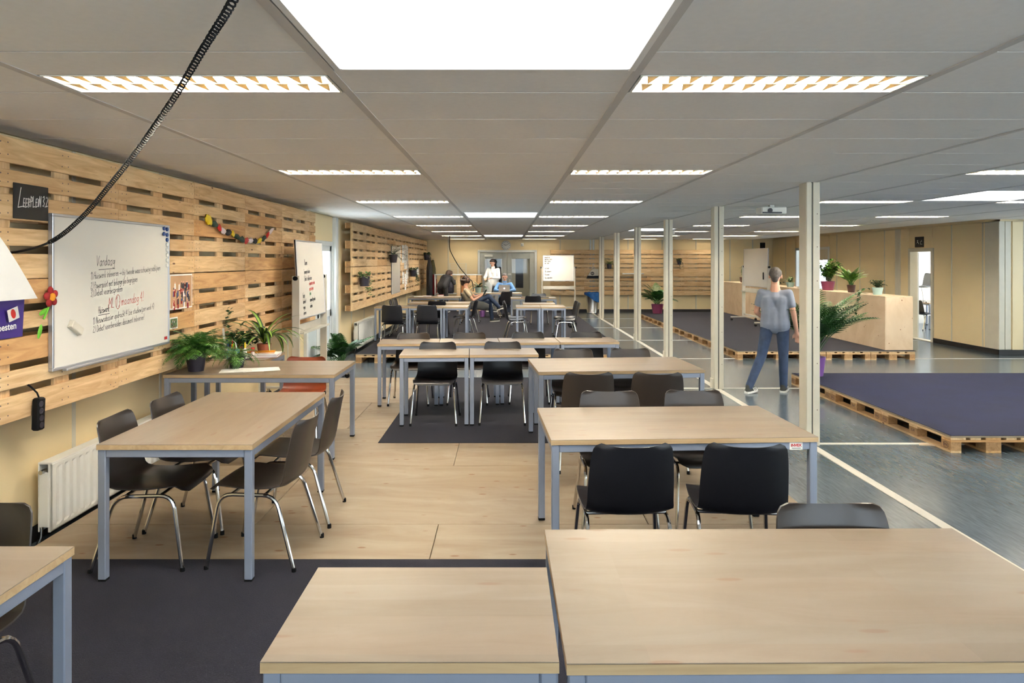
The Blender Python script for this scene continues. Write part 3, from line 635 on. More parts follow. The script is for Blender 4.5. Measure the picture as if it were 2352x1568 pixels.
# ================================================================ TABLES
TH = .699
def table_meshes(L, D):
    """L along local x, D along local y"""
    d = {}
    a, b = L/2, D/2
    tp = M(); tp.mat(0).box(-a, a, -b, b, TH-.003, TH, .0012); tp.mat(1).box(-a, a, -b, b, TH-.027, TH-.003)
    d['top'] = tp.mesh('tabletop', ['maple', 'maple_edge'])
    lg = M().box(-.02, .02, -.02, .02, .012, TH-.027, .004); d['leg'] = lg.mesh('leg', 'steel_blue')
    d['cap'] = M().box(-.0205, .0205, -.0205, .0205, 0, .014, .003).mesh('foot_cap', 'rubber')
    d['ax'] = M().box(-a+.045, a-.045, -.013, .013, TH-.067, TH-.029, .003).mesh('apron', 'steel_blue')
    d['ay'] = M().box(-.013, .013, -b+.045, b-.045, TH-.067, TH-.029, .003).mesh('apron', 'steel_blue')
    return d
TM = {}
def table(x, y, z, L, D, label, rz=0, group='maple topped school tables', wide=True):
    key = (L, D)
    if key not in TM: TM[key] = table_meshes(L, D)
    P = TM[key]; t = E('school_table', (x, y, z), label, 'table', group, rz); a, b = L/2-.024, D/2-.024
    link('tabletop', P['top'], t)
    for sx in (-1, 1):
        for sy in (-1, 1):
            l = link('leg', P['leg'], t, (sx*a, sy*b, 0)); link('foot_cap', P['cap'], l)
    for s in (-1, 1): link('apron', P['ax'], t, (0, s*(b+.006), 0)); link('apron', P['ay'], t, (s*(a+.006), 0, 0))
    return t
ZC = ZP+.005
SM = 'small single school desks'
table(-1.68, 4.18, ZP+.001, 1.4, .79, 'maple table on the left by the radiator with four black chairs', R(90))
t2 = table(-2.11, 6.03, ZP, 1.4, .8, 'maple table against the pallet wall carrying the big fern', 0)
table(-2.62, 6.76, ZP, .70, .6, 'small maple table in the corner carrying ivy, books and pens', 0)
table(.84, 1.98, ZC, 1.41, .79, 'large table filling the right foreground', R(.5))
table(-.223, 1.831, ZC, .69, .49, 'small desk at the bottom centre joined to the large foreground table', 0, SM)
table(-1.80, 1.53, ZC, .8, 1.4, 'table cut off by the lower left picture corner', 0)
t7 = table(.924, 4.0, ZP, 1.42, .79, 'table with the red maker sticker and two black chairs before it', R(2.6))
m = M().box(-.035, .035, -.002, 0, -.019, .019, .001).ob('maker_plate', 'white_enamel', t7, (.590, -.3905, TH-.048))
tx = text_mesh('INVEX', .020, .0002, .0009); tx.materials.append(MAT['red']); link('maker_lettering', tx, m, (0, -.0025, .004), (R(90), 0, 0)); M().box(-.024, .024, -.0026, -.002, -.012, -.009).ob('maker_line', 'ink', m)
table(.95, 6.2, ZC, 1.43, .8, 'maple table behind the sticker table with two brown lit chairs before it', R(4.5))
table(-.725, 7.03, ZC, .685, .52, 'small desk left in the pair in the middle of the room', R(3), SM)
table(-.035, 7.065, ZC, .685, .52, 'small desk right in the pair in the middle of the room', R(3), SM)
for k, q in enumerate(('leftmost', 'second from left', 'third from left', 'rightmost')):
    table(-1.462+.3435+.687*k, 7.95+.055*k, ZC, .68, .5, 'small desk in the long middle row of four, %s' % q, R(3.5), SM)
Z2 = .165
table(-2.34, 14.22, Z2, .69, .52, 'small far desk beside the wall radiator', 0, SM); table(-1.643, 14.22, Z2, .69, .52, 'small far desk between the radiator desk and the turned desk', 0, SM)
table(-1.04, 14.3, Z2, .5, .7, 'small far desk turned endways beside the reader', 0, SM)
table(-1.50, 15.5, Z2, 1.36, .7, 'far table right behind the row by the radiator', 0)
table(-1.86, 18.05, Z2, 1.36, .7, 'far table near the coats, with papers and a red box', 0)
td = table(-.26, 20.28, Z2, 1.43, .66, 'desk at which the man in blue works', 0)
table(.69, 17.65, Z2, 1.16, .7, 'far table in front of the rolling board', 0)
table(.45, 14.3, Z2, .5, .7, 'far right endways desk, left of two', 0, SM); table(.96, 14.3, Z2, .5, .7, 'far right endways desk, right of two', 0, SM)
table(.72, 15.2, Z2, .7, .55, 'desk directly behind the two endways desks', 0, SM)

# ================================================================ CHAIRS
def chair_shell(mat):
    prof = [(.235,.400),(.232,.418),(.215,.430),(.18,.434),(.12,.430),(.04,.422),(-.05,.415),(-.12,.414),(-.165,.420),(-.195,.440),(-.213,.475),(-.224,.52),(-.234,.575),(-.245,.63),(-.255,.68),(-.263,.718),(-.269,.742),(-.273,.757),(-.2755,.765)]
    hw = [.150,.185,.200,.208,.213,.215,.214,.213,.211,.208,.205,.204,.202,.199,.195,.190,.184,.172,.148]
    NU = 14; top = []; n = len(prof)
    for i, (y, z) in enumerate(prof):
        a, b = prof[max(i-1,0)], prof[min(i+1,n-1)]; ty, tz = b[0]-a[0], b[1]-a[1]; L = math.hypot(ty, tz) or 1
        ny, nz = tz/L, -ty/L            # towards the sitter
        if nz < 0 and i < 8: ny, nz = -ny, -nz
        row = []
        dep = .012+.03*min(1, max(0, (i-5)/6)) - .006*max(0, (i-14)/4)
        if i < 3: dep = -.006
        for k in range(NU+1):
            u = -1+2*k/NU; cup = dep*(abs(u)**2.6)
            row.append(Vector((u*hw[i], y+ny*cup, z+nz*cup)))
        top.append(row)
    # normals
    th = .006; bot = []
    for i in range(n):
        row = []
        for k in range(NU+1):
            du = top[i][min(k+1,NU)]-top[i][max(k-1,0)]; dv = top[min(i+1,n-1)][k]-top[max(i-1,0)][k]
            nn = du.cross(dv).normalized(); row.append(top[i][k]+nn*th)
        bot.append(row)
    m = M(); m.grid(top); m.grid([list(reversed(r)) for r in bot])
    ring = lambda g: [g[0][k] for k in range(NU+1)] + [g[i][NU] for i in range(1, n)] + [g[n-1][k] for k in range(NU-1,-1,-1)] + [g[i][0] for i in range(n-2,0,-1)]
    m.grid([ring(bot), ring(top)], True)
    bm = bmesh.new(); me = m.mesh('seat_shell', mat); bm.from_mesh(me); bmesh.ops.remove_doubles(bm, verts=bm.verts, dist=.0004); bmesh.ops.recalc_face_normals(bm, faces=bm.faces)
    bm.to_mesh(me); bm.free(); me.polygons.foreach_set('use_smooth', [True]*len(me.polygons)); me.set_sharp_from_angle(angle=R(60)); return me
def bend(P, rad, n=5):
    out = [Vector(P[0])]
    for i in range(1, len(P)-1):
        p, a, b = Vector(P[i]), Vector(P[i-1]), Vector(P[i+1]); u = (a-p).normalized(); v = (b-p).normalized()
        for k in range(n+1):
            t = k/n; out.append(p + u*rad*(1-t)**2 + v*rad*t**2)
    out.append(Vector(P[-1])); return out
def frame_mesh(s, mat='chrome'):
    return M().tube(bend([(s*.225,.225,.008),(s*.198,.165,.392),(s*.196,-.135,.388),(s*.228,-.245,.008)], .07), .0105, 8).mesh('leg_frame', mat, True)
FRM = {m: (frame_mesh(-1, m), frame_mesh(1, m)) for m in ('chrome', 'white_enamel')}
XB = {m: M().tube([(-.197,0,0),(.197,0,0)], .009, 8).mesh('crossbar', m, True) for m in ('chrome', 'white_enamel')}
FC = M().lathe([(.0125,0),(.0125,.022),(.010,.026)], 8).mesh('foot_cap', 'rubber')
SH = {m: chair_shell(m) for m in ('black_plastic', 'black_plastic_lit', 'rust_plastic', 'slate_plastic')}
# facing: direction the sitter looks, as an angle; local +y is the front
FACE = {'+y': 0, '-y': math.pi, '-x': math.pi/2, '+x': -math.pi/2}
def chair(x, y, z, face, label, shell='black_plastic', fr='chrome', jit=0, group='moulded shell chairs', rot=None):
    t = E('shell_chair', (x, y, z), label, 'chair', group, FACE[face]+R(jit))
    if rot: t.rotation_euler = rot
    link('seat_shell', SH[shell], t)
    for i in (0, 1): link('leg_frame', FRM[fr][i], t)
    for y2 in (.10, -.08): link('crossbar', XB[fr], t, (0, y2, .394))
    for sx in (-1, 1): link('foot_cap', FC, t, (sx*.225, .226, 0)); link('foot_cap', FC, t, (sx*.229, -.246, 0))
    return t
BLACK_LIT = 'black_plastic_lit'
chair(-1.345, 3.84, ZP, '-x', 'black chair nearest the camera on the right side of the left table', BLACK_LIT, jit=-3)
chair(-1.335, 4.42, ZP, '-x', 'black chair farther along the right side of the left table', BLACK_LIT, jit=2)
chair(-1.93, 3.82, ZP, '+x', 'black chair nearest the camera between the left table and radiator', BLACK_LIT, jit=2)
chair(-1.91, 4.33, ZP, '+x', 'black chair farther along between the left table and radiator', BLACK_LIT, jit=-2)
chair(-1.85, 2.17, ZC, '-y', 'black chair at the cut off table in the lower left corner', BLACK_LIT, jit=-4)
chair(1.13, 2.16, ZC, '-y', 'black chair poking up behind the large foreground table', BLACK_LIT)
chair(.585, 3.46, ZP, '+y', 'black chair with its back to the camera, left of two at the sticker table', jit=2)
chair(1.145, 3.46, ZP, '+y', 'black chair with its back to the camera, right of two at the sticker table', jit=-5)
chair(.675, 4.28, ZP, '-y', 'grey lit chair top behind the sticker table, left of two', BLACK_LIT)
chair(1.235, 4.31, ZP, '-y', 'grey lit chair top behind the sticker table, right of two', BLACK_LIT)
chair(.625, 5.52, ZP, '+y', 'brown lit chair back before the table behind the sticker table, left', BLACK_LIT, jit=2)
chair(1.18, 5.52, ZP, '+y', 'brown lit chair back before the table behind the sticker table, right', BLACK_LIT, jit=-4)
chair(.645, 6.42, ZC, '-y', 'chair on the far side of the table behind the sticker table, left', BLACK_LIT)
chair(1.205, 6.46, ZC, '-y', 'chair on the far side of the table behind the sticker table, right', BLACK_LIT)
chair(-.72, 7.0, ZC, '-y', 'black chair tucked under the left desk of the middle pair')
chair(-.04, 7.03, ZC, '-y', 'black chair tucked under the right desk of the middle pair')
for k, (x, q) in enumerate(((-1.10, 'leftmost'), (-.44, 'second from left'), (.26, 'third from left'), (.96, 'rightmost'))):
    chair(x, 7.93+.05*k, ZC, '-y', 'chair facing the camera at the long row of four desks, %s' % q, BLACK_LIT if k < 2 else 'black_plastic')
chair(-1.95, 6.47, ZP, '-y', 'rust red chair behind the table with the fern', 'rust_plastic').scale = (1, 1, .90)
chair(-2.23, 13.62, Z2, '+y', 'far black chair with back to camera, nearest the wall radiator')
chair(-1.547, 13.62, Z2, '+y', 'far black chair with back to camera, second from the wall radiator')
chair(-.90, 15.1, Z2, '-x', 'far chair seen side on in front of the reader', jit=-8)
chair(-2.28, 15.0, Z2, '+x', 'far chair beside the left wall, near one', jit=4); chair(-2.30, 15.62, Z2, '+x', 'far chair beside the left wall, farther one', jit=-4)
chair(-1.50, 15.1, Z2, '+y', 'far black chair back in front of the second row table')
chair(.20, 14.15, Z2, '+x', 'far chair on the left of the endways desks, near one', jit=6); chair(.20, 14.75, Z2, '+x', 'far chair on the left of the endways desks, rear one', jit=-3)
chair(1.24, 14.1, Z2, '-x', 'far chair on the right of the endways desks, near one', jit=-6); chair(1.26, 14.7, Z2, '-x', 'far chair on the right of the endways desks, rear one', jit=5)
chair(.66, 17.25, Z2, '+y', 'far chair before the table of the rolling board')
chair(.86, 18.0, Z2, '-y', 'grey chair top behind the table of the rolling board', 'slate_plastic')
chair(-.12, 19.75, Z2, '+y', 'black chair in front of the desk of the man in blue', jit=35)
chair(-.94, 18.4, Z2, '+x', 'chair on which the reader sits')
chair(-.03, 20.98, Z2, '-y', 'chair of the man in blue')
# side room: table with a chair stood on it
table(11.5, 18.75, 0, 1.4, .8, 'white lit table in the side room seen through the doorway', R(90))
chair(11.25, 18.5, TH, '-x', 'grey chair standing on the table in the side room', 'slate_plastic', 'white_enamel', jit=20)
chair(11.0, 18.1, 0, '+x', 'chair under the table in the side room', jit=10)

# ================================================================ WALL THINGS, LEFT
BX = PX+.02
# whiteboard
WBY0, WBY1, WBZ0, WBZ1 = 4.186, 5.643, 1.118, 2.084
wbd = E('wall_whiteboard', (PX, WBY0, WBZ0), 'large wall whiteboard with the handwritten Vandaag list', 'whiteboard'); wbd.rotation_euler = ROT_LEFT
BW, BH = WBY1-WBY0, WBZ1-WBZ0
M().box(.012, BW-.012, .012, BH-.012, .005, .022).ob('board_face', 'whiteboard', wbd)
for a in ((0, BW, 0, .018), (0, BW, BH-.018, BH), (0, .018, .018, BH-.018), (BW-.018, BW, .018, BH-.018)): M().box(*a, 0, .03, .003).ob('frame', 'aluminium', wbd)
M().box(.1, BW-.3, -.012, .004, .02, .055, .004).ob('pen_tray', 'aluminium', wbd)
ZB = .0225
def write(par, lines, z):
    for i, (tx, x, y, h, sl, mt, wd, sq) in enumerate(lines):
        sq = sq/strokes(tx, h).width if len(tx) > 1 else 1
        m = strokes(tx, h, x, y, sl, wd, seed=i+3, squeeze=sq, z=z); m.ob('writing', mt, par)
write(wbd, [('Vandaag', .46, .640, .07, .03, 'ink', .004, .22), ('_', .49, .622, .19, .03, 'ink', .004, 1),
 ('1) Huiswerk inleveren > bij tweede waarschuwing nablijven', .395, .552, .046, .055, 'ink', .0032, .92),
 ('2) Powerpoint met belangrijke begrippen', .395, .486, .046, .06, 'ink', .0034, .58),
 ('3) Debat voorbespreken', .395, .436, .046, .055, 'ink', .0034, .38),
 ('ML 1 ; maandag 4!', .60, .345, .07, .06, 'ink_red', .0038, .46), ('Huiswerk', .48, .318, .046, .05, 'ink', .004, .13), ('_', .48, .306, .13, .05, 'ink', .004, 1),
 ('1) Nieuwsdossier opdracht 4 (zie studiewijzer week 4)', .42, .250, .044, .065, 'ink', .0032, .80),
 ('2) Debat voorbereiden: document inleveren!', .42, .194, .044, .055, 'ink', .0032, .65)], ZB)
m = M()
for i in range(20):
    a, b = 2*math.pi*i/20, 2*math.pi*(i+1)/20; m.add([(.715+.03*math.cos(a),.384+.052*math.sin(a),0),(.715+.03*math.cos(b),.384+.052*math.sin(b),0),(.715+.026*math.cos(b),.384+.048*math.sin(b),0),(.715+.026*math.cos(a),.384+.048*math.sin(a),0)], [(3,2,1,0)])
m.ob('writing', 'ink_red', wbd, (0, 0, ZB))
M().box(-.022, .022, -.012, .012, 0, .0015).ob('maker_badge', 'dark_red', wbd, (BW-.055, .05, ZB)); 
tag(M().box(-.062, .062, -.024, .024, .006, .03, .004).box(-.062, .062, -.026, .026, 0, .008).ob('board_eraser', 'canvas', None, (PX+.0235, 4.40, 1.365), ROT_LEFT), 'cream felt eraser stuck low on the large whiteboard', 'eraser').rotation_euler.rotate_axis('Z', R(-32))
mg = M().lathe([(.0165,0),(.0165,.008),(.014,.011)], 12).mesh('magnet', 'blue_magnet', True); mw = M().lathe([(.0165,0),(.0165,.008),(.014,.011)], 12).mesh('magnet', 'white_enamel', True)
for i, (y, z, q) in enumerate(((5.55, 2.055, 'top left'), (5.60, 2.05, 'top right'), (5.55, 2.012, 'middle left'), (5.60, 2.005, 'middle right'), (5.60, 1.965, 'lowest'))):
    tag(link('magnet', mg, None, (PX+.024, y, z), ROT_LEFT), 'dark blue round magnet, %s of the five at the whiteboard corner' % q, 'magnet', 'blue magnets at the whiteboard corner')
for i in range(5): tag(link('magnet', mw, None, (PX+.024, 5.60, 1.925-.042*i), ROT_LEFT), 'white round magnet, %s from the top in the column at the whiteboard rim' % ORD[i], 'magnet', 'white magnets at the whiteboard rim')
# felt flower
t = E('felt_flower', (PX+.04, 4.155, 1.575), 'red felt flower with yellow heart clipped to the whiteboard edge', 'flower'); t.rotation_euler = ROT_LEFT
pet = M().ball((0,.036,0), .024, .029, .012, 12, 8).mesh('petal', 'dark_red', True)
for k in range(5): link('petal', pet, t, (0,0,0), (0,0,R(72*k+8)))
M().ball((0,0,.008), .026, .026, .014, 12, 8).ob('heart', 'ochre', t, smooth=True)
M().tube([(-.01,-.05,-.004),(-.03,-.09,-.006),(-.05,-.13,-.012)], .006, 8).ob('stalk', 'lime', t, smooth=True)
for k, (x, y, a) in enumerate(((-.05, -.085, 20), (-.085, -.20, 70))):
    M().ball((0,0,0), .045, .017, .006, 12, 6).ob('felt_leaf', 'lime', t, (x, y, -.01), (0,0,R(a)), smooth=True)
# chalk sign
t = E('chalk_sign', (PX, 3.887, 2.034), 'black chalk sign lettered Leerplein 3.2', 'sign'); t.rotation_euler = ROT_LEFT
M().box(0, .293, 0, .203, 0, .008, .002).ob('board', 'chalkboard', t)
strokes('L', .105, .03, .068, .05, .005, seed=2, z=.0085).ob('lettering', 'chalk', t); strokes('EERPLEIN 3.2', .06, .07, .068, .09, .005, seed=5, z=.0085, squeeze=.62).ob('lettering', 'chalk', t)
# poster with folded flap
t = E('poster', (PX, 3.3, 1.36), 'purple poster about cyberpesten with a white folded top flap', 'poster'); t.rotation_euler = ROT_LEFT
rows = []
for i in range(9):
    u = i/8; rows.append([(.05+.6*u+.02*math.sin(u*3), .0+.22*v*.999, .01+.05*max(0, u-.55)*v+.012*math.sin(u*5)*v) for v in (0, .25, .5, .75, 1)])
m = M().grid(rows); m.ob('sheet', 'poster_purple', t, smooth=True)
rows = []
for i in range(9):
    u = i/8; rows.append([(-.1+.80*u*v+.0*(1-v), .215+(.80*(1-v)), .035+.10*math.sin(math.pi*min(1, v))*.5*u+.03*v) for v in [j/8 for j in range(9)]])
m = M().grid(rows); m.ob('flap', 'paper', t, smooth=True)
tx = text_mesh('Delete cyberpesten', .053, 0, .001); tx.materials.append(MAT['paper']); link('lettering', tx, t, (.375, .060, .0232), (0, 0, R(2)))
kb = M()
for i in range(6):
    for j in range(5): kb.box(.27+.021*i, .288+.021*i, .10+.020*j, .116+.020*j, 0, .0012)
kb.ob('keyboard_print', 'paper', t, (0, 0, .028))
M().box(-.042, .042, -.034, .034, 0, .001).ob('card_print', 'clear_grey', t, (.545, .135, .034), (0, 0, R(14))); M().ball((0,0,0), .019, .028, .0012, 12, 6).ob('mouse_print', 'red', t, (.543, .137, .036), (0, 0, R(20)))
# group photo and snapshot
def photo(y0, y1, z0, z1, label, name, tan, seed, n):
    rr = random.Random(seed); t = E(name, (BX-.018, y0, z0), label, 'photo'); t.rotation_euler = ROT_LEFT; a, b = y1-y0, z1-z0
    M().box(0, a, 0, b, 0, .004, .001).ob('mount', 'paper', t); M().box(.012, a-.012, .012, b-.012, .004, .005).ob('print', tan, t)
    mats = ['photo_dark', 'photo_blue', 'photo_dark', 'dark_red', 'paper', 'skin']; m = M()
    for i in range(n):
        x = .14*a+.72*a*rr.random(); y = b*(.14+.62*rr.random()); k = rr.randrange(5); hh = b*.16
        m.mat(k).add([(x-a*.035,y-hh,.0055+i*2e-5),(x+a*.035,y-hh,.0055+i*2e-5),(x+a*.028,y,.0055+i*2e-5),(x-a*.028,y,.0055+i*2e-5)], [(0,1,2,3)])
        q = [(x+a*.022*math.cos(v), y+b*.022+b*.026*math.sin(v), .0056+i*2e-5) for v in [j*math.pi/4 for j in range(8)]]; m.mat(5).add(q, [tuple(range(8))])
    m.ob('people_print', mats, t)
photo(5.69, 6.096, 1.385, 1.68, 'group photo print of a crowd pinned beside the whiteboard', 'group_photo', 'photo_tan', 3, 46)
photo(5.69, 5.828, 1.225, 1.322, 'small green snapshot below the group photo', 'snapshot', 'photo_green', 4, 14)
# garland
gp = [(6.32,2.202),(6.433,2.148),(6.579,2.131),(6.66,2.094),(6.764,2.077),(6.905,2.078),(6.983,2.055),(7.12,2.029),(7.252,2.006),(7.363,2.014),(7.49,2.013),(7.622,2.007),(7.758,2.036),(7.9,2.065),(8.002,2.119),(8.138,2.171)]
t = E('garland', (PX+.03, 6.3, 2.2), 'garland of knotted yellow, red, black and white bags across the pallets', 'garland')
gm = ['yellow','dark_green_cloth','red','pink_white','black_cloth','yellow','dark_green_cloth','dark_green_cloth','red','pink_white','black_cloth','yellow','dark_green_cloth','red','pink_white']
rr = random.Random(5)
M().tube([(0, y-6.3, z-2.2) for y, z in gp], .004, 6).ob('cord', 'black_cloth', t)
for i in range(15):
    (y0, z0), (y1, z1) = gp[i], gp[i+1]; L = math.hypot(y1-y0, z1-z0); wdt = .05 if i else .075
    rows = []
    for k in range(7):
        u = k/6; rad = wdt*(.35+.65*math.sin(math.pi*min(1, u*1.05+.02)))*.62
        py, pz = y0+(y1-y0)*(u*1.15-.07), z0+(z1-z0)*(u*1.15-.07)
        rows.append([(rad*.5*math.sin(a)*rr.uniform(.7,1.2), py-6.3+rad*math.cos(a)*.4*rr.uniform(.7,1.3), pz-2.2+rad*math.cos(a)*rr.uniform(.7,1.3)) for a in [j*2*math.pi/8 for j in range(8)]])
    M().grid(rows, True).ob('knotted_bag', gm[i], t, smooth=True)
# power strip on its lead
t = E('power_strip', (PX+.03, 4.053, .796), 'black power strip hanging from its lead under the pallets', 'power strip')
m = M().box(-.022, .022, -.032, .032, 0, .19, .008).ob('body', 'rubber', t, (0, 0, 0), (R(-3), 0, 0))
for k in range(4): M().lathe([(.018,0),(.018,.003),(.012,.003),(.011,.001)], 12).ob('socket', 'pot_black', t, (.0225, .0-.002*k, .03+.042*k), (0, R(90), 0))
M().tube([(0,.01,.188),(-.005,.0,.22),(-.02,-.03,.26),(-.06,-.05,.30),(-.14,-.05,.33)], .005, 8).ob('lead', 'rubber', t, smooth=True)
# coiled cable from the ceiling to the wall
cp = [(-.72,1.84,2.556),(-.755,1.9,2.51),(-.994,2.25,2.48),(-1.256,2.6,2.407),(-1.555,2.95,2.303),(-1.857,3.25,2.17),(-2.155,3.5,2.018),(-2.43,3.68,1.899),(-2.72,3.83,1.843),(-2.90,3.9,1.845)]
cp = [Vector(p) for p in cp]
def spline(P, n):
    out = []
    for i in range(len(P)-1):
        p0, p1, p2, p3 = P[max(i-1,0)], P[i], P[i+1], P[min(i+2,len(P)-1)]
        for k in range(n):
            t = k/n; out.append(.5*((2*p1)+(p2-p0)*t+(2*p0-5*p1+4*p2-p3)*t*t+(3*p1-p0-3*p2+p3)*t**3))
    out.append(P[-1]); return out
sp = spline(cp, 60)
t = E('coiled_cable', (-.72, 1.84, 2.556), 'black coiled power cable slung from the ceiling to the left wall', 'cable')
o = Vector((-.72, 1.84, 2.556)); pts = []; ph = 0; coil = sp[:int(60*7.1)]; line = sp[int(60*7.1):]
for i in range(len(coil)-1):
    p, q = coil[i], coil[i+1]; d = (q-p); L = d.length; tn = d.normalized(); a = tn.cross(Vector((0,0,1))).normalized(); b = a.cross(tn); s = i/len(coil)
    pitch = .030-.015*s; sub = max(2, int(L/pitch*9))
    for k in range(sub):
        ph += 2*math.pi*L/sub/pitch; c0 = p+d*(k/sub); rad = .0115-.002*s
        pts.append(c0-o+(a*math.cos(ph)+b*math.sin(ph))*rad)
M().tube(pts, .0031, 5).ob('coil', 'rubber', t, smooth=True)
M().tube([p-o for p in line], .0065, 8).ob('straight_end', 'rubber', t, smooth=True)
M().lathe([(.03,-.03),(.03,0)], 12).ob('ceiling_rose', 'rubber', t)
# radiators
def radiator(y0, y1, z0, z1, label, n):
    t = E('radiator', (WL+.05, y0, z0), label, 'radiator', 'panel radiators'); L, Hh = y1-y0, z1-z0
    M().box(.02, .03, 0, L, .0, Hh, .003).ob('rear_panel', 'white_enamel', t)
    m = M(); z = [(0.0, .02), (.02, .035), (.05, .035)]
    rows = []; N_ = n*4
    for k in range(N_+1):
        y = L*k/N_; ph = k % 4; x = .105+(.010 if ph in (1, 2) else 0)
        if k < 3 or k > N_-3: x = .112
        rows.append([(.095,y,.0),(.112,y,.012),(.112,y,.03),(x,y,.045),(x,y,Hh-.045),(.112,y,Hh-.03),(.112,y,Hh-.01),(.095,y,Hh)])
    m.grid(rows); m.box(.085, .1, 0, L, 0, Hh); m.ob('front_panel', 'white_enamel', t)
    g = M(); g.box(.022, .11, -.002, L+.002, Hh-.008, Hh+.004, .002)
    g.ob('top_grille', 'white_enamel', t); M().box(.03, .09, -.004, .012, .03, Hh-.06, .003).ob('side_cover', 'white_enamel', t)
    v = M().tube([(.06,-.035,Hh-.05),(.06,.01,Hh-.05)], .014, 10).ob('valve', 'steel', t, smooth=True); M().tube([(.06,-.02,.04),(.06,-.025,-.02),(.03,-.03,-.09)], .009, 8).ob('pipe', 'steel', t, smooth=True)
    for yy in (.2, L-.2): M().box(-.035, .03, yy-.02, yy+.02, Hh*.3, Hh*.7).ob('wall_bracket', 'white_enamel', t)
radiator(4.33, 5.95, .085, .52, 'white ribbed radiator at the left behind the left table', 22)
radiator(13.3, 15.1, .10, .60, 'white radiator below the far pallet wall', 20)
# rolling boards
def rolling_board(name, loc, rz, L, z0, z1, label, lean=.0, face='whiteboard', back=False):
    t = E('rolling_whiteboard', loc, label, 'whiteboard', 'rolling whiteboards', rz)
    # local x along the board, local -y the written side
    for s in (-1, 1):
        x = s*(L/2+.03)
        M().box(x-.015, x+.015, -.045, .045, .10, z0+.55, .004).ob('post', 'strip_white', t)
        f = M().box(x-.015, x+.015, -.36, .36, .085, .115, .004).ob('foot', 'strip_white', t)
        for y in (-.33, .33):
            M().tube([(x-.012,y,.033),(x+.012,y,.033)], .033, 14).ob('castor', 'rubber', f, smooth=True); M().box(x-.016, x+.016, y-.01, y+.02, .05, .088, .003).ob('castor_fork', 'steel', f)
    M().box(-L/2, L/2, -.015, .015, .16, .20, .003).ob('lower_rail', 'strip_white', t)
    M().box(-L/2, L/2, -.09, .04, z0-.16, z0-.148, .002).box(-L/2, L/2, .03, .042, z0-.148, z0-.06, .002).box(-L/2, L/2, -.09, -.082, z0-.148, z0-.13, .002).ob('pen_tray', 'strip_white', t)
    for s in (-1, 1): M().tube([(s*(L/2+.01),0,z0+.52),(s*(L/2+.075),0,z0+.52)], .028, 10).ob('clamp_knob', 'rubber', t, smooth=True)
    b = bpy.data.objects.new('board', None); C.objects.link(b); b.parent = t; b.location = (0, 0, z0+.5); b.rotation_euler = (-lean, 0, 0)
    h = (z1-z0)/2
    M().box(-L/2, L/2, -.008, .008, -h, h, .002).ob('board_face', face, b)
    for a in ((-L/2, L/2, -h, -h+.016), (-L/2, L/2, h-.016, h), (-L/2, -L/2+.016, -h, h), (L/2-.016, L/2, -h, h)): M().box(a[0], a[1], -.012, .012, a[2], a[3], .002).ob('frame', 'aluminium', b)
    return t, b
def bwrite(b, L, z0, z1, lines):
    h = (z1-z0)/2
    for i, (tx, x, y, hh, mt, sq) in enumerate(lines):
        m = strokes(tx, hh, x-L/2, y-h, .03, .006, seed=i+11, squeeze=sq, z=.0088); m.ob('writing', mt, b, (0,0,0), (R(90),0,0))
t, b = rolling_board('b', (-2.55, 8.97, ZP), R(90), 1.2, .90, 1.88, 'tall rolling whiteboard with handwriting beside the near pallet wall', R(3))
bwrite(b, 1.2, 1.05, 2.05, [('Plannen', .32, .68, .07, 'ink', .5), ('1 powerpoint maken', .28, .57, .06, 'ink', .5), ('2 debat : stelling kiezen', .28, .48, .06, 'ink', .5), ('argumenten zoeken', .48, .42, .06, 'ink_red', .5), ('voor en tegen', .48, .35, .06, 'ink_red', .5), ('Taken', .18, .27, .07, 'ink', .5), ('leren', .48, .29, .06, 'ink_green', .5), ('lezen les 4', .18, .20, .055, 'ink', .5), ('samenvatting maken', .48, .21, .055, 'ink', .5), ('vragen', .18, .13, .055, 'ink', .5), ('oefenen', .48, .13, .055, 'ink', .5), ('inleveren', .18, .06, .055, 'ink', .5)])
t, b = rolling_board('b', (1.635, 21.6, Z2), 0, .97, .91, 1.72, 'rolling whiteboard with notes before the far pallet wall', R(3))
bwrite(b, .97, 1.07, 1.88, [('nieuwsdossier', .05, .72, .055, 'ink', .5), ('powerpoint  begrip', .05, .66, .055, 'ink', .5), ('debat  stelling', .05, .60, .055, 'ink', .5), ('voor  tegen', .05, .54, .055, 'ink', .5), ('10.30  lezen', .06, .38, .05, 'ink', .5), ('11.15  schrijven en', .06, .28, .05, 'ink', .5), ('12.00  pauze', .06, .18, .05, 'ink', .5), ('13.00  samen werken', .06, .08, .05, 'ink', .5)])
rolling_board('b', (6.54, 18.05, Z2), R(-90), 1.75, .96, 1.96, 'blank rolling whiteboard on the right stage in front of the bar', 0)
tag(M().box(-.011, .011, -.012, .012, -.09, .09, .004).ob('marker_holder', 'rubber', None, (6.515, 17.45, 1.42)), 'black marker clip on the blank rolling whiteboard', 'marker')

